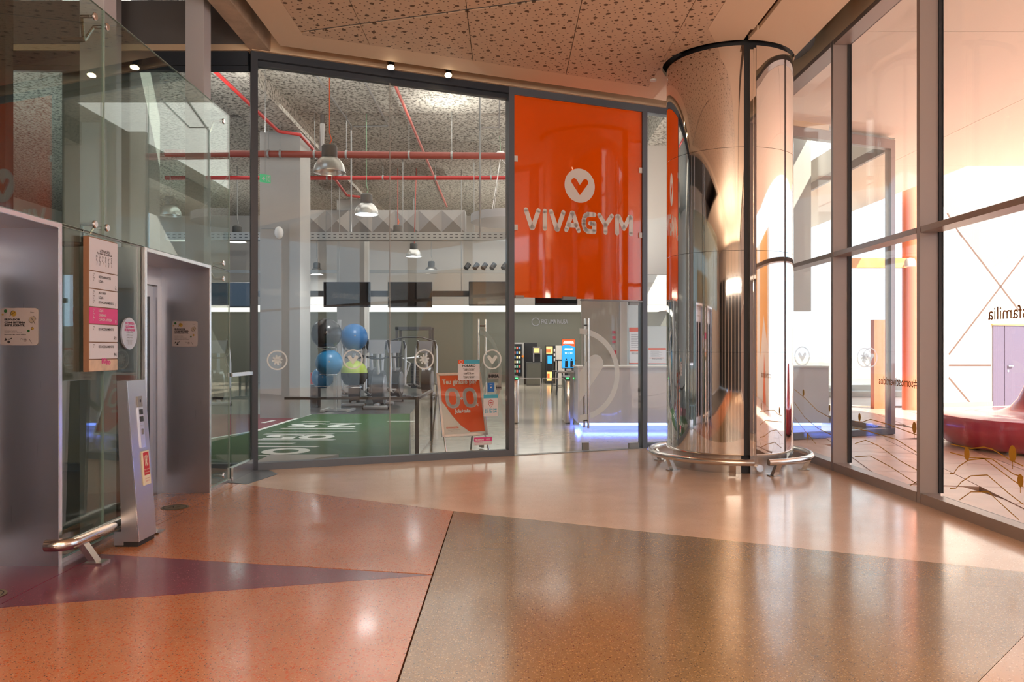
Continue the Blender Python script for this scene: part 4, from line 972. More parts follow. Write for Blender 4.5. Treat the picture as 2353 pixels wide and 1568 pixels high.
# small decals along the glass
def sdecal(px, py, kind, lab, fr=None, c=None, R=None):
    if fr is None: fr = FAC; s_, z_ = FS(px), FZ(px, py); R = 23*FY(px)/F_PX
    else: s_, z_ = c
    wl_ = fr(s_, z_, .003); t = thing('glass_decal', lab, 'decal', tuple(wl_), 'frosted round decals on the glass')
    mb = MB().ring(fr, s_, z_, R*.86, R, .003, 40)
    mb.build('ring', M['vinyl'], t); mb = MB()
    if kind == 'heart': heart(mb, fr, s_, z_, R*.95, .003)
    else:
        for k in range(4):
            a = k*math.pi/4+.2; mb.stroke(fr, [(s_-R*.42*math.cos(a), z_-R*.42*math.sin(a)), (s_+R*.42*math.cos(a), z_+R*.42*math.sin(a))], R*.2, .003)
    mb.build('emblem', M['vinyl'], t)
sdecal(811, 826, 'heart', 'frosted heart in a ring on the glass in front of the green half ball')
sdecal(975, 826, 'star', 'frosted asterisk in a ring on the glass, right of the vertical joint')
sdecal(1131, 826, 'heart', 'frosted heart in a ring on the glass nearest the entrance mullion')
sdecal(637, 828, 'star', 'frosted asterisk in a ring on the glass in front of the near pillar')
sdecal(1843, 819, 'heart', 'frosted heart in a ring outside, right of the mirror column')
sdecal(1986, 822, 'star', 'frosted asterisk in a ring outside, between the two near mullions')
sdecal(1999, 822, 'heart', 'frosted heart ring overlapping the outside asterisk ring')
# notices stuck on the shop glass
def notice(name, px0, py0, px1, py1, base, lab, drawf, w=.004):
    s0, s1 = FS(px0), FS(px1); z0, z1 = FZ((px0+px1)/2, py1), FZ((px0+px1)/2, py0)
    t = thing(name, lab, 'sign', tuple(FAC((s0+s1)/2, z0, w)), 'notices stuck on the shop glass')
    o = MB().fbox(FAC, s0, z0, .001, s1, z1, w).build('sheet', base, t)
    drawf(t, s0, z0, s1-s0, z1-z0, w+.0015); return t
def d_hours(t, u, v, W, H, w):
    MB().fbox(FAC, u+.28*W, v+.80*H, w-.001, u+W, v+H, w).build('blue_band', M['aqua'], t)
    o = MB().fbox(FAC, u, v+.80*H, w-.001, u+.28*W, v+H, w).build('orange_band', M['orange'], t)
    MB().ring(FAC, u+.14*W, v+.9*H, .018, .023, w+.001, 16).build('logo', M['white'], o)
    mb = MB().text(FAC, 'HORÁRIO', u+.5*W, v+.65*H, .042, w, bold=.04)
    for i, s_ in enumerate(('Segunda a Sexta-feira', '6.30H | 23.00H', 'Sábado', '8.30H | 20.30H', 'Domingo e Feriados', '8.30H | 18.00H')): mb.text(FAC, s_, u+.5*W, v+(.54, .47, .36, .29, .17, .10)[i]*H, .024 if i % 2 else .02, w, bold=.03*(i % 2))
    mb.build('notice_print', M['ink'], t)
notice('hours_notice', 1052, 827, 1102, 874, M['paper'], 'white opening hours sheet with blue and orange header on the glass', d_hours)
notice('small_sticker', 1121, 857, 1147, 872, M['galv'], 'gray landscape sticker with dark lettering under the heart decal', lambda t, u, v, W, H, w: MB().text(FAC, 'IHRSA', u+.5*W, v+.3*H, .055, w, bold=.08).build('notice_print', M['ink'], t))
notice('small_sticker', 1120, 880, 1136, 901, M['blue_p'], 'small bright blue portrait sticker on the glass', lambda t, u, v, W, H, w: heart(MB(), FAC, u+.5*W, v+.5*H, .025, w).text(FAC, 'SAFE', u+.5*W, v+.75*H, .02, w).build('notice_print', M['white'], t))
notice('small_sticker', 1139, 885, 1152, 896, M['galv'], 'tiny gray sticker right of the bright blue one', lambda t, u, v, W, H, w: MB().text(FAC, 'IHRSA', u+.5*W, v+.3*H, .03, w, bold=.08).build('notice_print', M['ink'], t))
def d_alarm(t, u, v, W, H, w):
    MB().fbox(FAC, u, v+.83*H, w-.001, u+W, v+H, w).build('blue_band', M['aqua'], t)
    MB().text(FAC, '217 274 548', u+.5*W, v+.28*H, .034, w, bold=.05).text(FAC, '210 103 370', u+.5*W, v+.16*H, .034, w, bold=.05).build('notice_print', M['aqua'], t)
    sh = [(0, -.5), (.38, -.1), (.42, .35), (0, .5), (-.42, .35), (-.38, -.1)]
    o = MB().flat(FAC, [(u+.5*W+x*.09, v+.58*H+y*.11) for x, y in sh], w).build('shield', M['signred'], t)
    MB().flat(FAC, [(u+.5*W+x*.074, v+.58*H+y*.092) for x, y in sh], w+.001).build('shield_field', M['paper'], o)
    MB().text(FAC, 'SIPN', u+.5*W, v+.60*H, .024, w+.002, bold=.05).ring(FAC, u+.5*W, v+.54*H, .007, .011, w+.002, 12).build('shield_print', M['signred'], o)
notice('alarm_notice', 1111, 907, 1144, 957, M['paper'], 'white alarm company sheet with blue header and red shield', d_alarm)
def d_pink(t, u, v, W, H, w):
    MB().fbox(FAC, u, v+.48*H, w-.001, u+W, v+H, w).build('pink_band', M['pink'], t)
    MB().text(FAC, 'FECHADO', u+.3*W, v+.62*H, .028, w+.001, bold=.05).ring(FAC, u+.72*W, v+.72*H, .008, .012, w+.001, 12).ring(FAC, u+.85*W, v+.72*H, .008, .012, w+.001, 12).build('notice_print', M['white'], t)
    MB().text(FAC, 'Proibido entrar', u+.28*W, v+.28*H, .018, w).text(FAC, 'por motivos de limpeza', u+.42*W, v+.08*H, .018, w, fit=.7*W).build('notice_print', M['pink'], t)
notice('pink_sticker', 1089, 1005, 1130, 1023, M['paper'], 'magenta and white sticker low on the glass beside the entrance', d_pink)

# spotlights in the gap over the shop front
for i, (px, py) in enumerate(((898, 155), (1030, 173))):
    Y = FY(px)-.25; c = P(px, py, Y)
    t = thing('spotlight', ('left of the two lit warm spotlights over the shop front', 'right of the two lit warm spotlights over the shop front')[i], 'spotlight', c, 'warm spotlights over the shop front')
    ax = Vector((.05, -.45, -1)).normalized(); C_ = Vector(c)
    MB().tube([C_-ax*.0, C_-ax*.14], .052, 20).build('housing', M['rail'], t, True)
    MB().tube([C_+ax*.002, C_+ax*.004], .044, 20).build('lens', M['warmglow'], t)
    MB().tube([C_-ax*.10, (C_.x, C_.y+.03, 5.5)], .012, 8).tube([(C_.x+.07, C_.y, C_.z+.14), (C_.x+.09, C_.y-.02, C_.z+.10)], .008, 6).build('bracket', M['bracket'], t)
    l = bpy.data.lights.new('spot_lamp', 'SPOT'); l.energy = 55; l.color = (1, .75, .48); l.spot_size = math.radians(95); l.spot_blend = .8; l.shadow_soft_size = .05
    o = bpy.data.objects.new('spot_lamp', l); COL.objects.link(o); o.location = C_+ax*.02-Vector(c); o.rotation_euler = ax.to_track_quat('-Z', 'Y').to_euler(); o.parent = t
dt = P(1501, 183, 3.62*1800/617)
tag(MB().cyl((dt[0], dt[1]), .045, ZC-.02, ZC, 20).build('smoke_detector', M['wht'], None, True), 'small white round detector on the ceiling left of the mirror column', 'detector')
# ================================================================== GYM FITTINGS
# inner barrier by the lane
ib = thing('inner_barrier', 'low glass barrier with black rail inside the gym beside the green lane', 'barrier', (-1.24, 10.75, 0))
YI = 10.75
MB().box(-3.05, YI-.02, .79, -1.22, YI+.02, .825).box(-1.245, YI, .79, -1.205, 12.7, .825).build('top_rail', M['bracket'], ib)
MB().box(-1.26, YI-.025, 0, -1.21, YI+.025, .79).box(-1.245, 12.66, 0, -1.205, 12.7, .79).build('rail_post', M['bracket'], ib)
MB().box(-3.05, YI-.005, .03, -2.52, YI+.005, .79).box(-2.51, YI-.005, .03, -1.265, YI+.005, .79).box(-1.23, YI+.03, .03, -1.22, 12.65, .79).build('glass_sheet', M['glass'], ib)
tag(MB().prism(UP, [(-3.2, 9.75), (-2.75, 9.82), (-2.28, 10.62), (-3.2, 10.62)], 0.013, .055).build('low_step', M['gypillar'], None), 'low light gray platform on the near end of the green lane', 'platform')
# A-frame poster
af = thing('poster_stand', 'A-frame stand with an orange offer poster behind the glass', 'poster stand', (-.6, 11.05, 0))
bl, br = Vector(P(1018, 1003, 11.02)), Vector(P(1119, 998, 11.28)); tl, tr_ = Vector(P(1004, 860, 11.30)), Vector(P(1107, 856, 11.56))
U_ = (br-bl); Wp = U_.length; U_.normalize(); V_ = (tl-bl); Hp = V_.length; V_.normalize(); Nn = U_.cross(V_).normalized()
PFm = Frame(bl, U_, V_, Nn)
MB().fbox(PFm, 0, 0, -.02, Wp, Hp, 0).build('backboard', M['wht'], af)
MB().fbox(PFm, -.012, -.012, -.025, .02, Hp+.012, .012).fbox(PFm, Wp-.02, -.012, -.025, Wp+.012, Hp+.012, .012).fbox(PFm, 0, -.012, -.025, Wp, .02, .012).fbox(PFm, 0, Hp-.02, -.025, Wp, Hp+.012, .012).build('frame', M['rim'], af)
op = [(.05, .97), (.96, .97), (.96, .05), (.62, .045), (.42, .16), (.25, .32), (.10, .50), (.05, .55)]
pst = MB().flat(PFm, [(x*Wp, y*Hp) for x, y in op], .003).build('orange_print', M['orange'], af)
pt = MB(); pt.text(PFm, 'Teu ginásio por', .5*Wp, .83*Hp, .10, .005, bold=.03, fit=.80*Wp)
def zero(cx):
    pts = []; n = 28
    for i in range(n+1):
        a = 2*math.pi*i/n; s_, c_ = math.sin(a), math.cos(a); pts.append((cx+.085*math.copysign(abs(c_)**.8, c_), .60*Hp+.125*math.copysign(abs(s_)**.8, s_)))
    pt.stroke(PFm, pts, .052, .005)
zero(.30*Wp); zero(.70*Wp)
pt.stroke(PFm, [(.50*Wp-.022, .59*Hp), (.50*Wp+.022, .59*Hp)], .014, .005, False).stroke(PFm, [(.50*Wp, .59*Hp-.022), (.50*Wp, .59*Hp+.022)], .014, .005, False)
pt.text(PFm, '€', .86*Wp, .46*Hp, .05, .005, bold=.02)
pt.text(PFm, 'Joia+mês', .50*Wp, .36*Hp, .075, .005, bold=.05, fit=.36*Wp); pt.build('poster_print', M['white'], pst)
MB().text(PFm, 'VIVAGYM', .25*Wp, .115*Hp, .036, .005, bold=.03).ring(PFm, .11*Wp, .13*Hp, .008, .014, .005, 16).build('brand_print', M['orange'], af)
MB().text(PFm, 'Promoção válida até final do mês', .26*Wp, .085*Hp, .014, .005).text(PFm, 'sujeito a condições', .26*Wp, .065*Hp, .014, .005).build('small_print', M['gray_ink'], af)
for px, py, Y, tx_, in ((1026, 1046, 10.98, .03), (1124, 1040, 11.25, .97)):
    a = Vector(G(px, py)); b = bl+U_*(tx_*Wp)+Nn*-.015; MB().tube([a, b, b+V_*Hp], .013, 8).build('leg', M['rim'], af)
for px, py, tx_ in ((989, 1040-1, .03), (1081, 1035, .97)):
    a = Vector(G(px, py)); a = Vector((a.x, a.y+.12, 0)); b = bl+U_*(tx_*Wp)+V_*Hp; MB().tube([a, b], .013, 8).build('leg', M['galv'], af)

# pendants
def pendant(px, py, Y, D_, lit, lab, cable, first=None):
    c = Vector(P(px, py, Y)); s = D_/.5
    if first: 
        r = dup(first, c, lab)
    else:
        r = thing('pendant_lamp', lab, 'pendant lamp', tuple(c), 'industrial dome pendants of the gym')
        pr = []
        for i in range(13):
            t_ = i/12; pr.append((.245*math.cos(t_*1.15)**.9 if t_ < 1 else .245*math.cos(1.15)**.9, .235*math.sin(t_*1.15)/math.sin(1.15)))
        inner = [(r_-.006, z_-.003) for r_, z_ in pr][::-1]
        MB().lathe(c, [(.252, -.006), (.252, .006)]+pr+inner+[(.240, -.006), (.252, -.006)], 36).build('reflector', M['lamp_m'], r, True)
        MB().lathe(c, [(.001, .225), (.115, .225), (.122, .235), (.122, .40), (.10, .425), (.001, .425)], 28).build('housing', M['lamp_g'], r, True)
        MB().lathe(c, [(.06, .21), (.07, .12), (.05, .07), (.001, .05)], 16).build('bulb', M['glow'] if lit else M['wht'], r, True)
    if lit:
        if not first: pass
    return r, c
PEND = [(757, 396, 12.3, False, 'nearest and largest dome pendant, unlit, on an orange cable', 'cable_o'), (842, 493, 16.3, True, 'brightly lit dome pendant in front of the diamond faceted duct', 'cable_g'),
        (951, 590, 24.5, True, 'lit dome pendant hanging right of the cable tray hook, in front of the far wall', 'galv'), (914, 553, 21.4, False, 'unlit dome pendant half hidden by the perforated cable tray', 'cable_o'),
        (545, 556, 21.0, True, 'lit dome pendant seen in the narrow left window beside the lift glass', 'galv'), (728, 631, 28.2, True, 'small far lit dome pendant right of the near pillar', 'galv'),
        (991, 628, 28.0, False, 'small far unlit dome pendant above the left television gap', 'galv'), (391, 495, 18.0, False, 'unlit dome pendant seen through the upper lift glass', 'galv')]
pu = pl = None
for px, py, Y, lit, lab, cab in PEND:
    first = pl if lit else pu
    r, c = pendant(px, py, Y, .5, lit, lab, cab, first)
    if lit and not pl: pl = r
    if not lit and not pu: pu = r
    if lit and first is None:
        MB().disc(Frame(c, (1, 0, 0), (0, 1, 0), (0, 0, 1)), 0, 0, .2, .015, 28).build('lens', M['glow'], r)
for i, (px, py, Y, lit, lab, cab) in enumerate(PEND):
    c = Vector(P(px, py, Y)); top = 6.38
    tag(MB().tube([(c.x, c.y, top), (c.x, c.y, c.z+.62), (c.x+.04, c.y-.02, c.z+.50), (c.x, c.y-.05, c.z+.40)], .009 if Y < 20 else .012, 6).build('hanging_cable', M[cab], None),
        'cable from the ceiling down to the '+('nearest unlit pendant', 'brightly lit pendant before the duct', 'lit pendant below the cable tray', 'pendant half hidden by the tray', 'pendant in the left window', 'small far lit pendant', 'small far unlit pendant', 'pendant behind the lift glass')[i], 'cable', 'cables of the gym pendants')
    if lit:
        l = bpy.data.lights.new('pendant_light', 'SPOT'); l.energy = 260; l.color = (.97, .98, 1); l.shadow_soft_size = .18; l.spot_size = math.radians(120); l.spot_blend = .6
        o = bpy.data.objects.new('pendant_light', l); COL.objects.link(o); o.location = (c.x, c.y, c.z-.03)
# round flat luminaire half hidden by the banner mullion
M['lumgray'] = mat('gray luminaire drum', (.36, .35, .35), .5)
rl_ = thing('disc_luminaire', 'large round white flat pendant luminaire beside the orange banner', 'pendant lamp', P(1172, 505, 18))
q = P(1172, 512, 18)
MB().lathe((q[0], q[1], q[2]), [(.001, 0.01), (.86, 0.01), (.9, 0), (.9, .18), (.001, .20)], 48).build('disc', M['lumgray'], rl_, True)
for a in (0, 2.1, 4.2): MB().tube([(q[0]+.8*math.cos(a), q[1]+.8*math.sin(a), q[2]+.2), (P(1150, 362, 18)[0], q[1], P(1150, 362, 18)[2])], .006, 5).build('suspension_wire', M['wht'], rl_)
k = P(1150, 362, 18); MB().cyl((k[0], k[1]), .09, k[2], k[2]+.12, 20).build('ceiling_canister', M['wht'], rl_, True)
MB().tube([(k[0], k[1], k[2]+.1), (k[0]-.02, k[1], 6.38)], .010, 6).build('green_cable', M['cable_g'], rl_)

# pipes
def pipe(name, pts, r, m, lab, clamps=(), cat='pipe', group=None):
    o = MB().tube(pts, r, 12).build(name, M[m], None, True); tag(o, lab, cat, group)
    for c in clamps:
        b = MB().tube([(c[0]-.02, c[1], c[2]), (c[0]+.02, c[1], c[2])], r*1.25, 14); b.build('pipe_clamp', M['galv'], o, True)
        MB().tube([(c[0], c[1], c[2]+r), (c[0], c[1], 6.38)], .007, 5).build('hanger_rod', M['galv'], o)
    return o
pa, pb = P(380, 352, 16.2), P(1300, 360, 16.2)
def onp(px, a, b, Y): 
    x = (px-CX)/F_PX*Y; t = (x-a[0])/(b[0]-a[0]); return (x, Y, a[2]+(b[2]-a[2])*t)
pipe('sprinkler_main', [pa, pb], .072, 'pipe_d', 'thick dull red sprinkler main, the upper one, crossing in front of the pillar', [onp(x, pa, pb, 16.2) for x in (617, 645, 723, 796, 940, 1038)])
pa, pb = P(380, 409, 20.2), P(1300, 409, 20.2)
pipe('sprinkler_main', [pa, pb], .055, 'pipe_r', 'thinner bright red pipe below the main, passing behind the near pillar', [onp(x, pa, pb, 20.2) for x in (752, 880, 1001, 1128)])
pipe('sprinkler_pipe', [(-2.0, 12.6, 6.2), (-2.0, 26, 6.2)], .030, 'pipe_p', 'pinkish red pipe running away under the gym ceiling to the duct', [])
pipe('sprinkler_pipe', [(-4.64, 11.0, 5.9), (-4.64, 15.9, 5.9), (-4.27, 16.15, 5.9), (-4.30, 17.6, 5.9), (-4.62, 22.6, 5.9), (-4.1, 22.9, 5.9)], .035, 'pipe_r', 'red pipe bent round the near pillar and running away at the left')
pipe('drain_pipe', [(-3.86, 16.4, 6.38), (-3.88, 16.4, 5.62), (-3.80, 16.3, 5.47)], .05, 'galv_d', 'short gray drain pipe elbow dropping beside the near pillar')
pipe('conduit', [(-3.36, 11.5, 6.3), (-3.36, 16.9, 6.3), (-3.36, 16.9, 4.0)], .018, 'galv', 'gray conduit running back and dropping to the cable tray, left one', [])
pipe('conduit', [(-2.56, 11.8, 6.3), (-2.56, 16.9, 6.3), (-3.30, 16.9, 6.28)], .018, 'galv', 'gray conduit running back and turning left, in the middle of the ceiling', [])
pipe('conduit', [P(1103, 210, 13.8), P(1103, 300, 15.0), P(1103, 545, 15.0)], .022, 'galv', 'gray conduit dropping straight down left of the round luminaire', [])
pipe('conduit', [P(1103, 293, 15.0), P(1147, 293, 15.0), P(1148, 228, 13.8), P(1170, 228, 13.8)], .014, 'galv_d', 'thin gray conduit bridging over to the green cable near the banner mullion', [])
pipe('conduit', [P(914, 520, 21.4), P(914, 335, 21.4), P(958, 335, 21.4), P(952, 560, 21.4)], .013, 'pipe_p', 'thin red conduit looping over to the half hidden pendant', [])
for i, (a, b) in enumerate(((1056, 1096, ), (1062, 1062))):
    pass
def tray(name, px0, px1, py0, py1, Y, lab):
    t = thing(name, lab, 'cable tray', P((px0+px1)/2, py1, Y)); a = P(px0, py0, Y); b = P(px1, py1, Y)
    MB().box(a[0], Y-.01, b[2], b[0], Y, a[2]).build('side_plate', M['galv'], t); MB().box(a[0], Y, b[2], b[0], Y+.35, b[2]+.01).build('tray_bed', M['galv'], t)
    sl_ = MB(); n = int((b[0]-a[0])/.14)
    for i in range(n):
        x = a[0]+.05+i*.14
        for zz in (.3, .7): sl_.box(x, Y-.013, b[2]+(a[2]-b[2])*zz-.012, x+.07, Y-.010, b[2]+(a[2]-b[2])*zz+.012)
    o = sl_.build('slots', M['machd'], t); o['kind'] = 'stuff'
    for i in range(int((b[0]-a[0])/1.8)): MB().tube([(a[0]+.6+i*1.8, Y+.02, a[2]), (a[0]+.6+i*1.8, Y+.02, 6.38)], .009, 5).build('hanger_rod', M['galv'], t)
tray('cable_tray', 380, 1250, 534, 551, 19.8, 'wide perforated cable tray crossing the gym above the televisions')
tr2 = thing('lighting_rail', 'thin pale lighting rail far back above the televisions', 'rail', P(940, 624, 27)); a, b = P(380, 621, 27), P(1250, 628, 27)
MB().box(a[0], 26.95, b[2], b[0], 27.05, a[2]).build('rail', M['galv'], tr2)
for x in (1074, 1094, 1113, 1133, 1159):
    c = P(x, 614, 27); MB().tube([(c[0]-.05, 26.9, c[2]-.06), (c[0]+.05, 27, c[2]+.10)], .09, 10).build('projector', M['machd'], tr2)
# faceted duct
du = thing('air_duct', 'wide gray rectangular air duct with diamond folded sides', 'duct', P(890, 533, 22)); a, b = P(640, 482, 22), P(1068, 533, 22)
MB().box(a[0], 22.08, b[2], b[0], 22.9, a[2]).build('duct_body', M['galv_d'], du)
nx = 8; wx = (b[0]-a[0])/nx
for i in range(nx):
    x0, x1 = a[0]+i*wx, a[0]+(i+1)*wx; xm = (x0+x1)/2; zm = (a[2]+b[2])/2; y = 22.08
    MB().add([(x0, y, b[2]), (x1, y, b[2]), (x1, y, a[2]), (x0, y, a[2]), (xm, y-.10, zm)], [(0, 1, 4), (1, 2, 4), (2, 3, 4), (3, 0, 4)]).build('folded_panel', M['galv_d'], du)
# televisions on their bar
bar = thing('television_bar', 'long dark steel bar carrying the televisions', 'bar', P(940, 675, 21.4)); a, b = P(380, 669, 21.4), P(1250, 682, 21.4)
MB().box(a[0], 21.35, b[2], b[0], 21.45, a[2]).build('bar', M['bracket'], bar)
for x in (780, 1060): MB().tube([(P(x, 0, 21.4)[0], 21.4, 3.0), (P(x, 0, 21.4)[0], 21.4, 6.38)], .012, 6).build('hanger_rod', M['galv'], bar)
for px0, px1, py0, py1, lab in ((743, 851, 648, 706, 'wall sized black television left of the glass joint, on the bar'), (891, 993, 648, 707, 'black television in the middle of the bar'), (1077, 1175, 647, 703, 'black television at the right end of the bar beside the mullion'),
                                (470, 577, 649, 707, 'black television seen through the narrow left window'), (1229, 1327, 650, 701, 'black television hanging right above the entrance doors')):
    a, b = P(px0, py0, 21.2), P(px1, py1, 21.2); t = thing('television', lab, 'television', ((a[0]+b[0])/2, 21.2, b[2]), 'televisions on the bar')
    MB().box(a[0], 21.2, b[2], b[0], 21.27, a[2], .012).build('casing', M['bracket'], t)
    MB().box(a[0]+.02, 21.195, b[2]+.04, b[0]-.02, 21.2, a[2]-.02).build('screen', M['tv'], t)
    MB().box((a[0]+b[0])/2-.15, 21.27, (a[2]+b[2])/2-.1, (a[0]+b[0])/2+.15, 21.35, (a[2]+b[2])/2+.1).build('mount', M['bracket'], t)
# exit sign and wall speaker
es = thing('exit_sign', 'green exit sign with arrow and running figure by the near pillar', 'sign', P(604, 407, 12.6)); Q = P(597, 418, 12.6); EF = Frame(Q, Vector((1, .9, 0)).normalized(), (0, 0, 1), Vector((.9, -1, 0)).normalized())
MB().fbox(EF, 0, 0, -.01, .18, .13, .01).build('panel', M['exit'], es)
MB().stroke(EF, [(.07, .03), (.035, .06), (.07, .09)], .012, .012).stroke(EF, [(.035, .06), (.08, .06)], .012, .012).stroke(EF, [(.115, .02), (.115, .11), (.165, .11), (.165, .02)], .008, .012).disc(EF, .142, .095, .010, .012).stroke(EF, [(.14, .085), (.135, .055), (.15, .025)], .012, .012).build('pictogram', M['white'], es)
MB().tube([EF(.09, .13, 0), EF(.09, 2.6, 0)], .004, 5).build('suspension_wire', M['galv'], es)
sp = thing('wall_speaker', 'white oval speaker on an arm fixed to the near pillar', 'speaker', P(640, 535, 16.4)); q = P(641, 535, 16.38)
MB().box(P(600, 0, 16.5)[0], 16.50, q[2]+.10, q[0], 16.53, q[2]+.12).build('arm', M['galv'], sp)
sb = MB(); sb.sphere((0, 0, 0), .13, 24); sb.v = [(q[0]+x*.7, q[1]+y*.8, q[2]+z) for x, y, z in sb.v]; sb.build('casing', M['wht'], sp, True)

# exercise balls and rack
def ball(px, py, dpx, Y, m, lab):
    c = P(px, py, Y); r = dpx/2*Y/F_PX
    t = thing('exercise_ball', lab, 'exercise ball', c, 'exercise balls on the rack')
    MB().sphere(c, r, 40).build('ball', M[m], t, True)
    n = Vector((.25, -1, .1)).normalized(); MB().tube([Vector(c)+n*(r-.004), Vector(c)+n*(r+.004)], .018, 12).build('valve', M['galv_d'], t)
ball(750, 767, 70, 18.1, 'b_blk', 'large shiny black exercise ball on the top left ring')
ball(814, 775, 62, 18.8, 'b_blue', 'bright blue exercise ball on the top right ring')
ball(756, 834, 62, 18.1, 'b_blue2', 'blue exercise ball on the middle ring below the black one')
ball(741, 868, 50, 18.75, 'b_blue2', 'small darker blue ball lowest on the rack by the pillar')
bc = P(814, 857, 18.7); r = .315; t = thing('half_ball', 'lime green half ball trainer with a black base under the bright blue ball', 'half ball', bc)
MB().sphere(bc, r, 36, .95, True).build('dome', M['b_lime'], t, True)
MB().lathe(bc, [(.001, -.30), (.22, -.28), (.31, -.12), (.315, 0), (.001, 0)], 36).build('base', M['b_blk'], t, True)
rk = thing('ball_rack', 'white steel rack with rings holding the exercise balls', 'rack', P(772, 950, 18.3))
for px, py, rr2, Y in ((750, 798, .20, 18.1), (814, 806, .20, 18.8), (756, 861, .20, 18.1), (741, 888, .17, 18.75), (812, 890, .20, 18.7)):
    c = P(px, py, Y); n = 28; MB().tube([(c[0]+rr2*math.cos(2*math.pi*i/n), c[1]+rr2*math.sin(2*math.pi*i/n), c[2]) for i in range(n)], .012, 8, closed=True).build('ring', M['rim'], rk, True)
for px, Y in ((770, 18.5), (780, 18.6)):
    c = P(px, 950, Y); MB().box(c[0]-.035, Y-.03, .012, c[0]+.035, Y+.03, P(px, 735, Y)[2] if px > 775 else P(px, 800, Y)[2]).build('upright', M['machl'], rk)
c = P(776, 950, 18.5); MB().box(c[0]-.35, 18.2, .012, c[0]-.27, 18.9, .06).box(c[0]+.27, 18.2, .012, c[0]+.35, 18.9, .06).box(c[0]-.3, 18.5, .012, c[0]+.3, 18.58, .06).build('foot', M['machl'], rk)
tag(MB().tube([P(722, 937, 19.8), P(722, 884, 19.8)], .16, 20).build('waste_bin', M['machd'], None, True), 'black bin on the floor beside the near pillar', 'bin')
tag(MB().cyl(P(722, 0, 20.7)[:2], .10, .25, .85, 16).build('fire_extinguisher', M['pipe_r'], None, True), 'red fire extinguisher behind the near pillar', 'extinguisher')

# cross trainers
def trainer(loc, lab):
    c = Vector(loc); t = thing('cross_trainer', lab, 'cross trainer', loc, 'gray cross trainers')
    X, Y = c.x, c.y
    MB().box(X-.30, Y-.75, .012, X+.30, Y-.62, .09, .02).box(X-.22, Y+.75, .012, X+.22, Y+.86, .09, .02).box(X-.05, Y-.7, .06, X+.05, Y+.8, .14, .02).build('base_frame', M['mach'], t, True)
    for s in (-1, 1): MB().tube([(X+s*.33, Y-.685, .05), (X+s*.28, Y-.685, .05)], .05, 12).build('wheel', M['machd'], t, True)
    # flywheel shroud
    pr = []; n = 26
    for i in range(n):
        a = 2*math.pi*i/n; pr.append((math.cos(a)*.36, .52+math.sin(a)*.44*(1.0 if math.sin(a) < 0 else .95)))
    SF = Frame((X, Y-.15, 0), (0, 1, 0), (0, 0, 1), (1, 0, 0))
    MB().prism(SF, pr, -.13, .13).build('shroud', M['machd'], t, True)
    MB().prism(SF, [(x*.72, .52+(y-.52)*.72) for x, y in pr], .13, .155).prism(SF, [(x*.72, .52+(y-.52)*.72) for x, y in pr], -.155, -.13).build('side_cover', M['mach'], t, True)
    MB().tube([(X, Y-.30, .75), (X, Y-.42, 1.2), (X, Y-.40, 1.42)], [.05, .04, .045], 12).build('mast', M['machl'], t, True)
    co = MB().hexa([(X-.16, Y-.52, 1.36), (X+.16, Y-.52, 1.36), (X+.16, Y-.36, 1.36), (X-.16, Y-.36, 1.36), (X-.21, Y-.50, 1.70), (X+.21, Y-.50, 1.70), (X+.21, Y-.44, 1.70), (X-.21, Y-.44, 1.70)]).build('console', M['mach'], t)
    MB().box(X-.15, Y-.435, 1.44, X+.15, Y-.425, 1.66).build('console_screen', M['tv'], co)
    MB().tube([(X-.26, Y-.44, 1.28), (X-.14, Y-.50, 1.24), (X+.14, Y-.50, 1.24), (X+.26, Y-.44, 1.28)], .02, 8).build('fixed_handle', M['machd'], t, True)
    for s in (-1, 1):
        f = s*.12
        MB().tube([(X+s*.30, Y-.48+f, .45), (X+s*.30, Y-.42+f, 1.1), (X+s*.27, Y-.30+f, 1.55), (X+s*.22, Y-.32+f, 1.72)], [.03, .03, .026, .022], 10).build('arm_lever', M['machl'], t, True)
        MB().tube([(X+s*.27, Y-.31+f, 1.45), (X+s*.225, Y-.325+f, 1.71)], .03, 10).build('grip', M['machd'], t, True)
        MB().tube([(X+s*.30, Y-.48+f, .45), (X+s*.26, Y+.45, .30+s*.06)], .028, 8).build('pedal_arm', M['machl'], t, True)
        MB().box(X+s*.26-.09, Y+.05, .33+s*.06, X+s*.26+.09, Y+.45, .39+s*.06, .02).build('pedal', M['machd'], t, True)
    MB().box(X-.03, Y+.0, .9, X+.12, Y+.02, .92).build('lever', M['orange_s'], t)
    return t
tr0 = trainer((P(874, 0, 19.8)[0], 19.8, .0), 'nearest cross trainer, right of the exercise balls')
for px, Y, lab, rz in ((816, 20.6, 'cross trainer standing right behind the green half ball', .12), (914, 22.6, 'second row cross trainer right of the glass joint', -.1), (856, 23.2, 'second row cross trainer behind the glass joint', .1),
                       (985, 23.5, 'cross trainer farthest right, behind the right asterisk decal', -.1), (500, 21.0, 'cross trainer seen through the narrow left window', .4)):
    p = P(px, 0, Y); dup(tr0, (p[0], Y, 0), lab, rz)
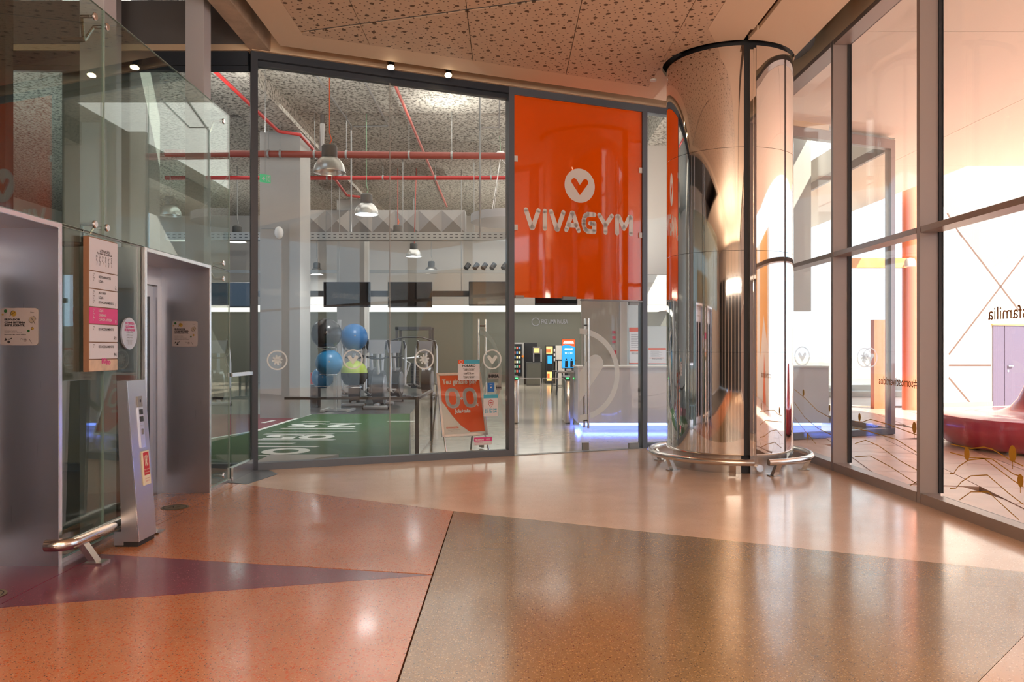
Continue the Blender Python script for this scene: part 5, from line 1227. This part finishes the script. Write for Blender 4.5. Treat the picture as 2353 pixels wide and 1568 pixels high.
# black cable machine
cm = thing('weight_machine', 'tall black cable weight machine behind the cross trainers', 'weight machine', P(950, 0, 26)); p = P(950, 0, 26); X = p[0]
for x, y in ((-.55, 0), (.55, 0), (-.55, .9), (.55, .9)): MB().box(X+x-.04, 26+y-.04, 0.0, X+x+.04, 26+y+.04, 2.15).build('upright', M['bracket'], cm)
MB().box(X-.6, 25.95, 2.1, X+.6, 26.05, 2.2).box(X-.6, 26.85, 2.1, X+.6, 26.95, 2.2).box(X-.6, 25.95, 2.1, X-.5, 26.95, 2.2).build('top_frame', M['bracket'], cm)
for i in range(10): MB().box(X-.14, 26.4, .15+i*.085, X+.14, 26.6, .225+i*.085).build('weight_plate', M['machd'], cm)
MB().tube([(X-.40, 25.9, .1), (X-.1, 25.9, 1.0), (X-.3, 25.7, 1.15), (X+.25, 25.7, 1.2)], .03, 8).build('press_arm', M['machl'], cm, True)
MB().tube([(X-.7, 25.8, 1.75), (X-.3, 25.8, 1.85), (X+.3, 25.8, 1.85), (X+.7, 25.8, 1.72)], .025, 8).build('pull_bar', M['machd'], cm, True)

# reception desk
rd = thing('reception_desk', 'long pale lilac reception desk with blue light strip at its foot', 'reception desk', (3.6, 14.8, 0))
YD0 = 14.36
MB().box(1.30, YD0, .125, 5.9, YD0+.04, 1.14).box(1.30, YD0+.04, .125, 1.34, 15.3, 1.14).build('front_panel', M['desk'], rd)
MB().box(1.28, YD0-.02, 1.14, 5.9, 15.3, 1.17).build('worktop', M['wht'], rd)
MB().box(1.40, YD0+.10, 0, 5.8, 15.2, .125).build('plinth', M['desk'], rd)
MB().box(1.36, YD0+.075, .07, 5.8, YD0+.095, .115).box(1.375, YD0+.1, .07, 1.395, 15.2, .115).build('light_strip', M['blueled'], rd)
for nm, loc, sx, sy in (('a', (3.6, YD0+.03, .115), 4.4, .05), ('b', (1.335, 14.8, .115), .05, .8)):
    l = bpy.data.lights.new('blue_light', 'AREA'); l.shape = 'RECTANGLE'; l.size = sx; l.size_y = sy; l.energy = 12 if nm == 'a' else 4; l.color = (.10, .20, 1)
    o = bpy.data.objects.new('blue_light', l); COL.objects.link(o); o.location = Vector(loc); 
ct = thing('side_counter', 'thin gray counter leaf sticking out at the left end of the reception desk', 'counter', (1.15, 15, 1))
MB().box(.98, 14.9, 1.02, 1.28, 15.3, 1.05).build('leaf', M['galv'], ct); MB().box(1.14, 15.0, 1.05, 1.24, 15.1, 1.10, .01).build('card_reader', M['wht'], ct)
MB().box(1.22, 15.1, 0, 1.27, 15.15, 1.02).build('leg', M['galv'], ct)
# posters on the wall behind the desk
def wposter(px0, py0, px1, py1, lab, two=False):
    Y = 16.99; a, b = P(px0, py0, Y), P(px1, py1, Y); t = thing('wall_poster', lab, 'poster', ((a[0]+b[0])/2, Y, b[2]), 'posters behind the reception'); fr = facing(Y, a[0], b[2]); W, H = b[0]-a[0], a[2]-b[2]
    MB().fbox(fr, 0, 0, 0, W, H, .006).build('sheet', M['white'], t)
    MB().fbox(fr, 0, H*.88, .006, W, H, .008).fbox(fr, 0, 0, .006, W, H*.02, .008).fbox(fr, .06*W, H*.34, .006, .9*W, H*.38, .008).build('orange_band', M['orange'], t)
    mb = MB()
    for i in range(8): mb.fbox(fr, .12*W, H*(.80-.05*i), .006, (.6+.25*((i*7) % 3)/3)*W, H*(.81-.05*i), .0075)
    mb.text(fr, 'REGRAS', .5*W, .26*H, .06, .008); mb.build('poster_print', M['gray_ink'], t)
wposter(1446, 753, 1478, 836, 'white poster with an orange header on the pale wall behind the desk')
wposter(1490, 800, 1530, 836, 'low wide white and red poster right of the front mullion')
w_ = thing('fire_point', 'narrow pale strip with small red fire signs right of the taupe wall', 'sign', P(1411, 800, 16.97)); fr = facing(16.975)
a, b = P(1404, 806, 16.975), P(1416, 820, 16.975); MB().fbox(fr, a[0], b[2], 0, b[0], a[2], .02).build('red_box', M['signred'], w_)
for py in (764, 776, 786): 
    a = P(1409, py, 16.975); MB().fbox(fr, a[0]-.02, a[2]-.03, 0, a[0]+.05, a[2]+.03, .006).build('red_sign', M['signred'], w_)
# turnstiles
def gate(px, Y, h, lab):
    X = (px-CX)/F_PX*Y; t = thing('entry_gate', lab, 'entry gate', (X, Y, 0), 'steel entry gates')
    MB().box(X-.10, Y-.12, 0, X+.10, Y+.9, h, .04).build('body', M['rail'], t, True)
    MB().box(X-.10, Y-.12, h, X+.10, Y+.9, h+.04, .015).build('cap', M['machd'], t, True)
    MB().box(X-.075, Y-.125, h+.005, X-.02, Y-.10, h+.03).box(X+.03, Y-.125, h+.005, X+.085, Y-.10, h+.03).build('status_light', M['gled'], t)
    return t
gate(1309, 15.6, .88, 'steel entry gate with green lights, left of the reception desk')
gate(1180, 15.6, .88, 'steel entry gate with green lights behind the mullion of the doors')
for px0, px1, lab in ((1196, 1242, 'left clear swing leaf between the entry gates'), (1247, 1296, 'right clear swing leaf between the entry gates')):
    Y = 16.0; a, b = P(px0, 869, Y), P(px1, 940, Y); t = thing('swing_leaf', lab, 'gate leaf', ((a[0]+b[0])/2, Y, b[2]))
    MB().box(a[0], Y, b[2], b[0], Y+.012, a[2]).build('sheet', M['glass'], t)
    MB().box(a[0], Y-.003, a[2]-.008, b[0], Y+.015, a[2]).box((b[0] if px0 < 1240 else a[0])-.006, Y-.003, b[2], (b[0] if px0 < 1240 else a[0])+.006, Y+.015, a[2]).build('polished_edge', M['wht'], t)

# vending machines and the break area
def P_(px, Y): return (px-CX)/F_PX*Y
vm = thing('vending_machine', 'snack vending machine with lit shelves behind the entry gate', 'vending machine', (.3, 32, 0)); X0, X1 = P_(1165, 32), P_(1204, 32); H = 1.72
MB().box(X0, 32.05, 0, X1, 32.8, H).build('cabinet', M['gypillar'], vm); MB().box(X0+.05, 32.0, .35, X1-.09, 32.05, H-.06).build('window_backing', M['black'], vm)
cols_ = [mat('snack_%s' % n, c, .5, emit=c, estr=.35) for n, c in (('yellow', (.6, .5, .2)), ('red', (.5, .12, .08)), ('white', (.7, .7, .62)), ('blue', (.08, .22, .4)), ('green', (.15, .4, .28)))]
for r_ in range(6):
    for k in range(5): MB().box(X0+.08+k*.10, 31.96, .50+r_*.19, X0+.15+k*.10, 32.0, .60+r_*.19).build('snack_pack', cols_[(r_*3+k*2) % 5], vm)
MB().tube([(X1-.05, 31.99, 1.16), (X1-.05, 31.97, 1.16)], .05, 14).build('coin_sign', M['orange_s'], vm)
tag(MB().box(P_(1204, 32.4), 32.3, 0, P_(1234, 32.4), 33.1, 1.72, .02).build('black_machine', M['black'], None), 'plain black vending cabinet right of the snack machine', 'vending machine')
cb = thing('coffee_counter', 'dark gray cupboard carrying the coffee machine', 'cupboard', (P_(1226, 31.4), 31.4, 0)); MB().box(P_(1209, 31.4), 31.1, 0.0, P_(1243, 31.4), 31.7, .92).build('cupboard', M['lamp_g'], cb); MB().box(P_(1211, 31.4), 31.09, .05, P_(1241, 31.4), 31.1, .88).build('door', M['gydark'], cb)
cf = thing('coffee_machine', 'small coffee machine with a lit yellow display on the cupboard', 'coffee machine', (P_(1233, 31.4), 31.4, .92)); a, b = P(1225, 797, 31.3), P(1243, 832, 31.3)
MB().box(a[0], 31.2, a[2]-.28, b[0]-.03, 31.6, a[2]).build('head', M['galv_d'], cf); MB().box(a[0]+.03, 31.19, a[2]-.24, b[0]-.07, 31.2, a[2]-.06).build('display', M['scr_y'], cf)
MB().box(a[0], 31.4, .92, b[0]-.03, 31.6, a[2]-.28).build('back', M['machd'], cf); MB().box(a[0], 31.2, .92, a[0]+.04, 31.3, a[2]-.28).box(b[0]-.02, 31.2, .92, b[0]+.03, 31.3, a[2]-.1).build('column', M['machl'], cf); MB().box(a[0], 31.2, .92, b[0]+.03, 31.6, .95).build('tray', M['machd'], cf)
ck = thing('drinks_cooler', 'narrow black drinks machine with a bright orange picture on top', 'vending machine', (P_(1262, 33), 33, 0)); X0, X1 = P_(1255, 33), P_(1269.5, 33)
MB().box(X0-.02, 32.9, 0.0, X1+.02, 33.6, 1.60).build('cabinet', M['machd'], ck)
MB().box(X0, 32.89, 1.26, X1, 32.9, 1.56).box(X0+.02, 32.89, .12, X1-.0, 32.9, .50).build('lit_picture', M['scr_y'], ck); MB().box(X0, 32.885, 1.30, X0+.18, 32.89, 1.45).box(X0+.04, 32.885, .22, X0+.14, 32.89, .42).build('picture_print', M['scr_o'], ck)
MB().box(X0+.05, 32.88, .85, X1-.02, 32.89, 1.18).build('keypad', M['scr_b'], ck); MB().box(X0+.02, 32.88, .57, X1-.02, 32.89, .82).build('delivery_hatch', M['black'], ck)
fg = thing('white_machine', 'white vending cabinet behind the blue screen', 'vending machine', (P_(1283, 33), 33, 0)); MB().box(P_(1276, 33), 32.8, 0.0, P_(1297, 33), 33.6, 1.60).build('cabinet', M['gywhite'], fg)
MB().box(P_(1271, 33), 32.85, .9, P_(1276, 33)-.002, 33.6, 1.60).build('shelf_window', M['machd'], fg)
for z in (.95, 1.15, 1.35): MB().box(P_(1272, 33), 32.83, z, P_(1275, 33), 32.85, z+.12).build('bottle_row', M['wht'], fg)
ds = thing('digital_screen', 'upright blue and orange advertising screen on a dark stand', 'screen', (P_(1306, 24), 24, 0)); a, b = P(1291, 779, 24), P(1322, 847, 24); W, H = b[0]-a[0], a[2]-b[2]; fr = facing(24, a[0], b[2])
MB().fbox(fr, 0, 0, -.06, W, H, 0).build('casing', M['tv'], ds)
MB().fbox(fr, .015, .015, 0, W-.015, H*.98, .002).build('screen', M['scr_b'], ds)
MB().flat(fr, [(.015, .98*H), (.015, .76*H), (.25*W, .81*H), (.5*W, .79*H), (.95*W, .73*H), (W-.015, .73*H), (W-.015, .98*H)][::-1], .004).build('screen_orange', M['scr_o'], ds)
mb = MB().text(fr, 'INSCREVE-TE', .5*W, .88*H, .045, .006, bold=.06, fit=.7*W).text(fr, 'SEM COMPROMISSO', .5*W, .84*H, .045, .006, bold=.06, fit=.8*W).text(fr, 'ONLINE OU APP', .5*W, .63*H, .06, .006, bold=.08, fit=.6*W)
for k in range(3): mb.ring(fr, (.3+.2*k)*W, .52*H, .022, .03, .006, 14)
mb.build('screen_print', M['scr_w'], ds)
mb = MB()
for cx in (.33, .72): mb.disc(fr, cx*W, .31*H, .022, .006, 12).flat(fr, [((cx-.10)*W, .03*H), ((cx+.10)*W, .03*H), ((cx+.11)*W, .26*H), ((cx-.09)*W, .26*H)], .006)
mb.build('figures', M['ink'], ds)
MB().box((a[0]+b[0])/2-.12, 24.02, 0, (a[0]+b[0])/2-.07, 24.07, b[2]).box((a[0]+b[0])/2+.07, 24.02, 0, (a[0]+b[0])/2+.12, 24.07, b[2]).box(a[0], 23.9, 0, b[0], 24.2, .03).build('stand', M['bracket'], ds)
def stool(px, Y, lab, first=None):
    X = P_(px, Y)
    if first: return dup(first, (X, Y, 0), lab)
    t = thing('bar_stool', lab, 'bar stool', (X, Y, 0), 'tall dark bar stools'); MB().box(X-.18, Y-.18, .70, X+.18, Y+.18, .74, .01).build('seat', M['machd'], t)
    for sx in (-1, 1):
        for sy in (-1, 1): MB().tube([(X+sx*.19, Y+sy*.19, 0), (X+sx*.16, Y+sy*.16, .70)], .016, 8).build('leg', M['bracket'], t)
    MB().box(X-.17, Y-.19, .25, X+.17, Y-.17, .27).build('foot_bar', M['bracket'], t); return t
s0 = stool(1281, 26.2, 'dark bar stool left of the advertising screen stand'); stool(1292, 25.0, 'dark bar stool under the advertising screen', s0)
ht = thing('high_table', 'tall dark table behind the bar stools', 'table', (P_(1300, 27.5), 27.5, 0)); X = P_(1300, 27.5); MB().box(X-.35, 27.3, 1.05, X+.35, 28.0, 1.09).build('top', M['machd'], ht)
for sx in (-.3, .3): MB().box(X+sx-.02, 27.4, 0, X+sx+.02, 27.44, 1.05).build('leg', M['bracket'], ht)

# ================================================================== OUTSIDE
bnch = thing('sculpted_bench', 'big round crimson fibreglass seat with a tapering central backrest outside', 'bench', (8.32, 11.75, 0))
c = (8.32, 11.75, 0)
SEAT = [(.001, .02), (1.46, .02), (1.54, .06), (1.64, .25), (1.66, .38), (1.62, .47), (1.50, .505), (1.2, .50), (.95, .50)]
MB().lathe(c, SEAT+[(.80, .53), (.66, .60), (.56, .72), (.49, .88), (.43, 1.05), (.385, 1.18), (.35, 1.215), (.001, 1.225)], 64).build('body', M['bench'], bnch, True)
MB().ring(UP, c[0]-.9, c[1]-.75, .13, .137, .507).build('seat_ring', M['ink'], bnch)
# vinyl writing on the glass wall, read from outside, so mirrored from here
RG = Frame((4.180, 0, 0), (0, -1, 0), (0, 0, 1), (-1, 0, 0))      # from inside, left of the picture is far: u = -Y
def vy(px): return 4.18*F_PX/(px-CX)
def vz(px, py): return EYE+(CY-py)/F_PX*vy(px)
RGM = Frame((4.180, 0, 0), (0, 1, 0), (0, 0, 1), (-1, 0, 0))
o = MB(); yl, yr = vy(2020), vy(2107); o.text(RGM, '#somosdivertidos', yr, vz(2063, 887), .13, .003, 'LEFT', bold=.01, fit=yl-yr)
tag(o.build('glass_lettering', M['brownv'], None), 'brown mirrored lettering on the glass bay between the two near mullions', 'lettering')
o = MB(); yl = vy(2271); o.text(RGM, '#somosfamilia', yl-1.02, vz(2290, 734), .155, .003, 'LEFT', bold=.01, fit=1.02)
tag(o.build('glass_lettering', M['brownv'], None), 'brown mirrored lettering on the big glass bay above the crimson bench', 'lettering')
def vine(lab, lines, buds):
    t = thing('vine_decal', lab, 'decal', (4.18, vy(lines[0][0][0]), 0), 'ochre vine drawings on the glass wall')
    for L in lines:
        MB().stroke(RGM, [(vy(x), vz(x, y)) for x, y in L], .009, .004, False).build('stem', M['ochre'], t)
    for x, y, s_ in buds:
        u, v = vy(x), vz(x, y); mb = MB(); mb.flat(RGM, [(u+.042*s_*math.cos(2*math.pi*i/20), v+.055*s_*math.sin(2*math.pi*i/20)*(1.1)) for i in range(20)], .005).stroke(RGM, [(u, v-.05*s_), (u, v-.11*s_)], .008, .005, False); mb.build('bud', M['ochre'], t)
vine('ochre vine line drawings with buds low on the big right glass bay', [[(2184, 1021), (2233, 1031), (2262, 1028), (2282, 1033), (2320, 1056), (2353, 1072)], [(2184, 1089), (2192, 1089), (2203, 1073), (2226, 1058), (2262, 1054), (2290, 1075), (2330, 1105), (2353, 1120)],
      [(2184, 1123), (2198, 1122), (2210, 1108), (2232, 1094), (2270, 1092), (2320, 1135), (2353, 1160)], [(2206, 1149), (2232, 1131), (2272, 1131), (2320, 1175), (2342, 1195)], [(2184, 1040), (2230, 1052), (2280, 1055), (2330, 1090), (2353, 1097)]], [(2223, 1043, 1), (2328, 1043, 1.15), (2346, 1105, .9)])
vine('ochre vine line drawings with buds low on the glass bay between the mullions', [[(1965, 969), (1983, 970), (2001, 964), (2040, 975), (2080, 990), (2116, 1003)], [(1965, 985), (1990, 990), (2060, 1010), (2116, 1045)], [(1965, 1020), (1990, 1012), (2020, 1025), (2070, 1060), (2116, 1085)], [(2090, 1117), (2104, 1110), (2118, 1098)], [(1965, 1050), (2000, 1048), (2050, 1075), (2116, 1118)]], [(1976, 959, .8), (2102, 983, 1)])
vine('ochre vine line drawings with buds on the glass bay beside the mirror column', [[(1826, 895), (1850, 915), (1880, 945), (1912, 962)], [(1826, 925), (1850, 960), (1880, 985), (1912, 1000)], [(1826, 960), (1850, 990), (1875, 1020)]], [(1847, 903, .8), (1857, 1003, .8), (1907, 938, .7)])
